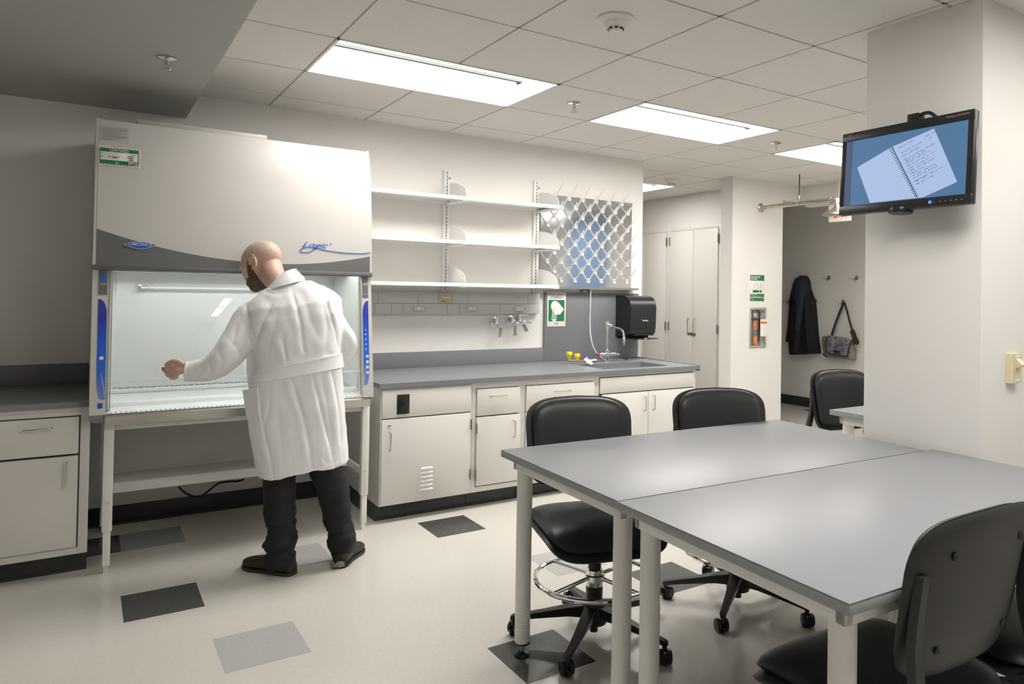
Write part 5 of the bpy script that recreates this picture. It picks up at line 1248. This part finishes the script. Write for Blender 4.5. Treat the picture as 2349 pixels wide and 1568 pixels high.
HC = at(601, 606, d=3.67); th, ph = math.radians(12), math.radians(28); RXh = Vector((RX.x, RX.y, 0)).normalized()
Fd = (-RXh*math.cos(th)+FH*math.sin(th))*math.cos(ph)-Z*math.sin(ph); side = Z.cross(Fd).normalized(); Uh = Fd.cross(side).normalized(); side = (side*math.cos(.10)+Uh*math.sin(.10)); Uh = Fd.cross(side).normalized()
SCL = 1.06
def hp(f_, l, u): return HC+(Fd*f_+side*l+Uh*u)*SCL
def ell(mb, c, r, n=28):
    rr = bmesh.ops.create_uvsphere(mb.bm, u_segments=n, v_segments=n//2, radius=1)
    for v in rr['verts']:
        x, y, z = v.co; v.co = hp(c[0]+x*r[0], c[1]+y*r[1], c[2]+z*r[2])
def headparts(mb):
    ell(mb, (-.008, 0, .028), (.099, .077, .082)); ell(mb, (.02, 0, .0), (.078, .070, .085)); ell(mb, (.035, 0, -.045), (.062, .056, .068)); ell(mb, (.072, 0, -.082), (.026, .030, .026))
    ell(mb, (.083, 0, .022), (.016, .050, .012)); ell(mb, (.090, 0, -.060), (.014, .026, .014)); ell(mb, (.060, .036, -.018), (.030, .022, .022)); ell(mb, (.060, -.036, -.018), (.030, .022, .022))
    mb.rings([[hp(f_, l*w, u) for l, u in ((-1, uu_), (1, uu_), (.6, uu_+.012), (-.6, uu_+.012))] for f_, uu_, w in ((.085, .012, .006), (.100, -.010, .010), (.110, -.028, .013), (.088, -.040, .016))])
    for s_ in (-1, 1):
        ell(mb, (.078, s_*.032, .003), (.013, .014, .011), 14)
        ell(mb, (-.012, s_*.077, -.008), (.018, .008, .026), 16)
        E = [hp(-.013+.021*math.cos(a)-.004*math.sin(a), s_*(.083+.009*max(0, -math.cos(a))), -.004+.031*math.sin(a)) for a in [k*2*PI/22-.3 for k in range(20)]]
        mb.tube(E, [.0048-.0012*abs(k-9)/9 for k in range(20)], n=8); ell(mb, (-.001, s_*.082, -.033), (.008, .005, .010), 12)
headparts(m)
m.tube(smooth_pts([hp(-.022, 0, .0), hp(-.036, 0, -.035), at(627, 634, d=3.63), at(645, 657, d=3.61), at(660, 690, d=3.60)], 3), [.054, .055, .056, .057, .057, .057, .057, .058, .059, .062, .066, .072, .078], n=28)
def hand(mb, org, r, dn, dp, s=1/490):
    P = lambda x, y, z=0: org+r*(x*s)+dn*(y*s)+dp*z
    mb.tube([P(22, 0, .0), P(8, -1, 0), P(-2, -2, -.002), P(-12, -2, -.004)], [.024, .027, .031, .027], n=16, flat=.72)
    K0 = [(-18, -13, -.012), (-22, -5, -.010), (-21, 4, -.004), (-16, 11, .003)]; M0 = [(-31, -9, .006), (-37, 0, .006), (-33, 9, .010), (-25, 16, .014)]; N0 = [(-33, -1, .026), (-36, 6, .028), (-31, 14, .028), (-24, 19, .028)]; T0 = [(-24, 0, .040), (-26, 7, .042), (-23, 13, .040), (-17, 17, .036)]
    for q in zip(K0, M0, N0, T0):
        k_, m_, n_, t_ = q; mb.tube(smooth_pts([P(k_[0]+12, k_[1]*.7, k_[2]), P(*k_), P(*m_), P(*n_), P(*t_)], 3), [.0105]*6+[.0098]*4+[.0085]*3, n=10); mb.sphere(P(*t_), .008, n=10)
    mb.tube(smooth_pts([P(10, -12, -.008), P(-4, -21, -.012), P(-19, -20, -.010), P(-31, -13, -.006)], 3), [.013, .0125, .012, .0115, .011, .0105, .010, .0095, .009, .0085], n=10); mb.sphere(P(-31, -13, -.006), .0085, n=10)
hand(m, at(414, 849, d=3.365), RX, DN, FH)
hand(m, at(738, 842, d=3.90), -RX, DN, -FH)
me = merged(m, .0034, 2, .5)
# materials by region: scalp above the ears, beard on the jaw
o0 = HC
body_co = [v.co.copy() for v in me.vertices]
def hl(p):
    q = (p-HC)/SCL; return q.dot(Fd), q.dot(side), q.dot(Uh)
be = []
for p in me.polygons:
    c = p.center; f_, l, u = hl(c); mi = 0
    if (c-HC).length < .17:
        if u > .018+.35*max(0, f_-.02) and f_ < .07: mi = 1
        elif f_ < -.03 and u > -.045: mi = 1
        if -.118 < u < .015 and f_ > .012 and (u < -.048 or f_ < .028-u*.55): be.append(p.index)
        
    p.material_index = mi
bm2 = bmesh.new(); vm = {}
for i in be:
    p = me.polygons[i]; vs = []
    for vi in p.vertices:
        if vi not in vm:
            v = me.vertices[vi]; nn_ = noise.noise(v.co*180)*.0016; vm[vi] = bm2.verts.new(v.co+v.normal*(.0022+nn_))
        vs.append(vm[vi])
    bm2.faces.new(vs)
ext = bmesh.ops.extrude_face_region(bm2, geom=bm2.faces[:]); 
bmesh.ops.translate(bm2, verts=[g for g in ext['geom'] if isinstance(g, bmesh.types.BMVert)], vec=(0, 0, 0))
for g in ext['geom']:
    if isinstance(g, bmesh.types.BMVert): g.co -= g.normal*.0 
mb_ = bpy.data.meshes.new('beard'); bm2.to_mesh(mb_); bm2.free()
tone = me.attributes.new('tone', 'FLOAT', 'POINT')
for i, v in enumerate(me.vertices):
    f_, l, u = hl(v.co); t_ = 0
    if (v.co-HC).length < .17: t_ = max(0, min(1, (u-.012+.25*max(0, -f_))/.05))*max(0, min(1, (.085-f_)/.04))
    tone.data[i].value = t_
BO = add(me, 'body', ['skin'])
me.polygons.foreach_set('material_index', [0]*len(me.polygons))
add(mb_, 'beard', ['beard'])
# trousers
m = MB(); legmesh(m, LEG_L, 1.0); legmesh(m, LEG_R, 1.0); m.rings([ring(*TORSO[k], k=.84) for k in (1, 2, 3)])
me = merged(m, .007, 2)
for v in me.vertices:
    p = v.co; n_ = noise.noise(Vector((p.x*14, p.y*14, p.z*26)))*.006+(noise.noise(Vector((p.x*8, p.y*8, p.z*60)))*.006 if p.z < .25 else 0); v.co = p+v.normal*n_
    if v.co.z < .022: v.co.z = .022
TR = add(me, 'trousers', ['pants'])
# shoes
def shoe(heel, toe, name_w, worn):
    heel = Vector(heel); toe = Vector(toe); d = (toe-heel).normalized(); s = Vector((-d.y, d.x, 0)); L = (toe-heel).length
    m = MB(); R = []
    for t_, w, h in ((0, .020, .030), (.02, .030, .052), (.10, .037, .066), (.25, .037, .075), (.42, .037, .076), (.58, .044, .062), (.75, .050, .050), (.88, .045, .044), (.97, .028, .036), (1.0, .014, .022)):
        c = heel+d*L*t_; r = []
        for i in range(20):
            an = 2*PI*i/20; x = math.copysign(abs(math.cos(an))**.75, math.cos(an))*w; z = math.copysign(abs(math.sin(an))**.8, math.sin(an))*h/2+h/2
            r.append(c+s*x+Z*(z+.008))
        R.append(r)
    m.rings(R); sh = m.build('shoe', 'shoe', PER, sharp=60)
    m = MB(); R = []
    for t_, w in ((-.012, .018), (.02, .032), (.12, .040), (.35, .038), (.5, .042), (.75, .054), (.90, .046), (.99, .026), (1.015, .012)):
        c = heel+d*L*t_; R.append([c+s*w, c+s*w*1.0+Z*.016, c-s*w+Z*.016, c-s*w])
    m.rings(R); m.build('sole', 'shoe', sh, sharp=60)
    if worn:
        m = MB(); R = []
        for k in range(6):
            a_ = -1.2+k*.45; c = heel+d*L*.03+(-d*math.cos(a_)+s*math.sin(a_))*.036; R.append([c+Z*(.014), c+Z*(.030+.014*abs(math.sin(k*2.1))), c+Z*(.030+.014*abs(math.sin(k*2.1)))+d*.004, c+Z*.014+d*.004])
        m.rings(R); m.build('scuff', 'worn', sh)
shoe((-.088, 1.452, 0), (-.262, 1.685, 0), 1, False); shoe((.112, 1.425, 0), (.280, 1.635, 0), 1, True)
# object in the hand
m = MB(); c = at(385, 846.5, d=3.362); R3 = Matrix((RX, FH, -DN)).transposed()
m.box(c.x-.026, c.x+.034, c.y-.009, c.y+.009, c.z-.0085, c.z+.0085, b=.003, rot=R3.to_3x3() @ Matrix.Rotation(.06, 3, 'Y'))
tag(m.build('handheld_remote', 'remote', origin=c), 'small dark grey object held in the left hand of the person', 'device')
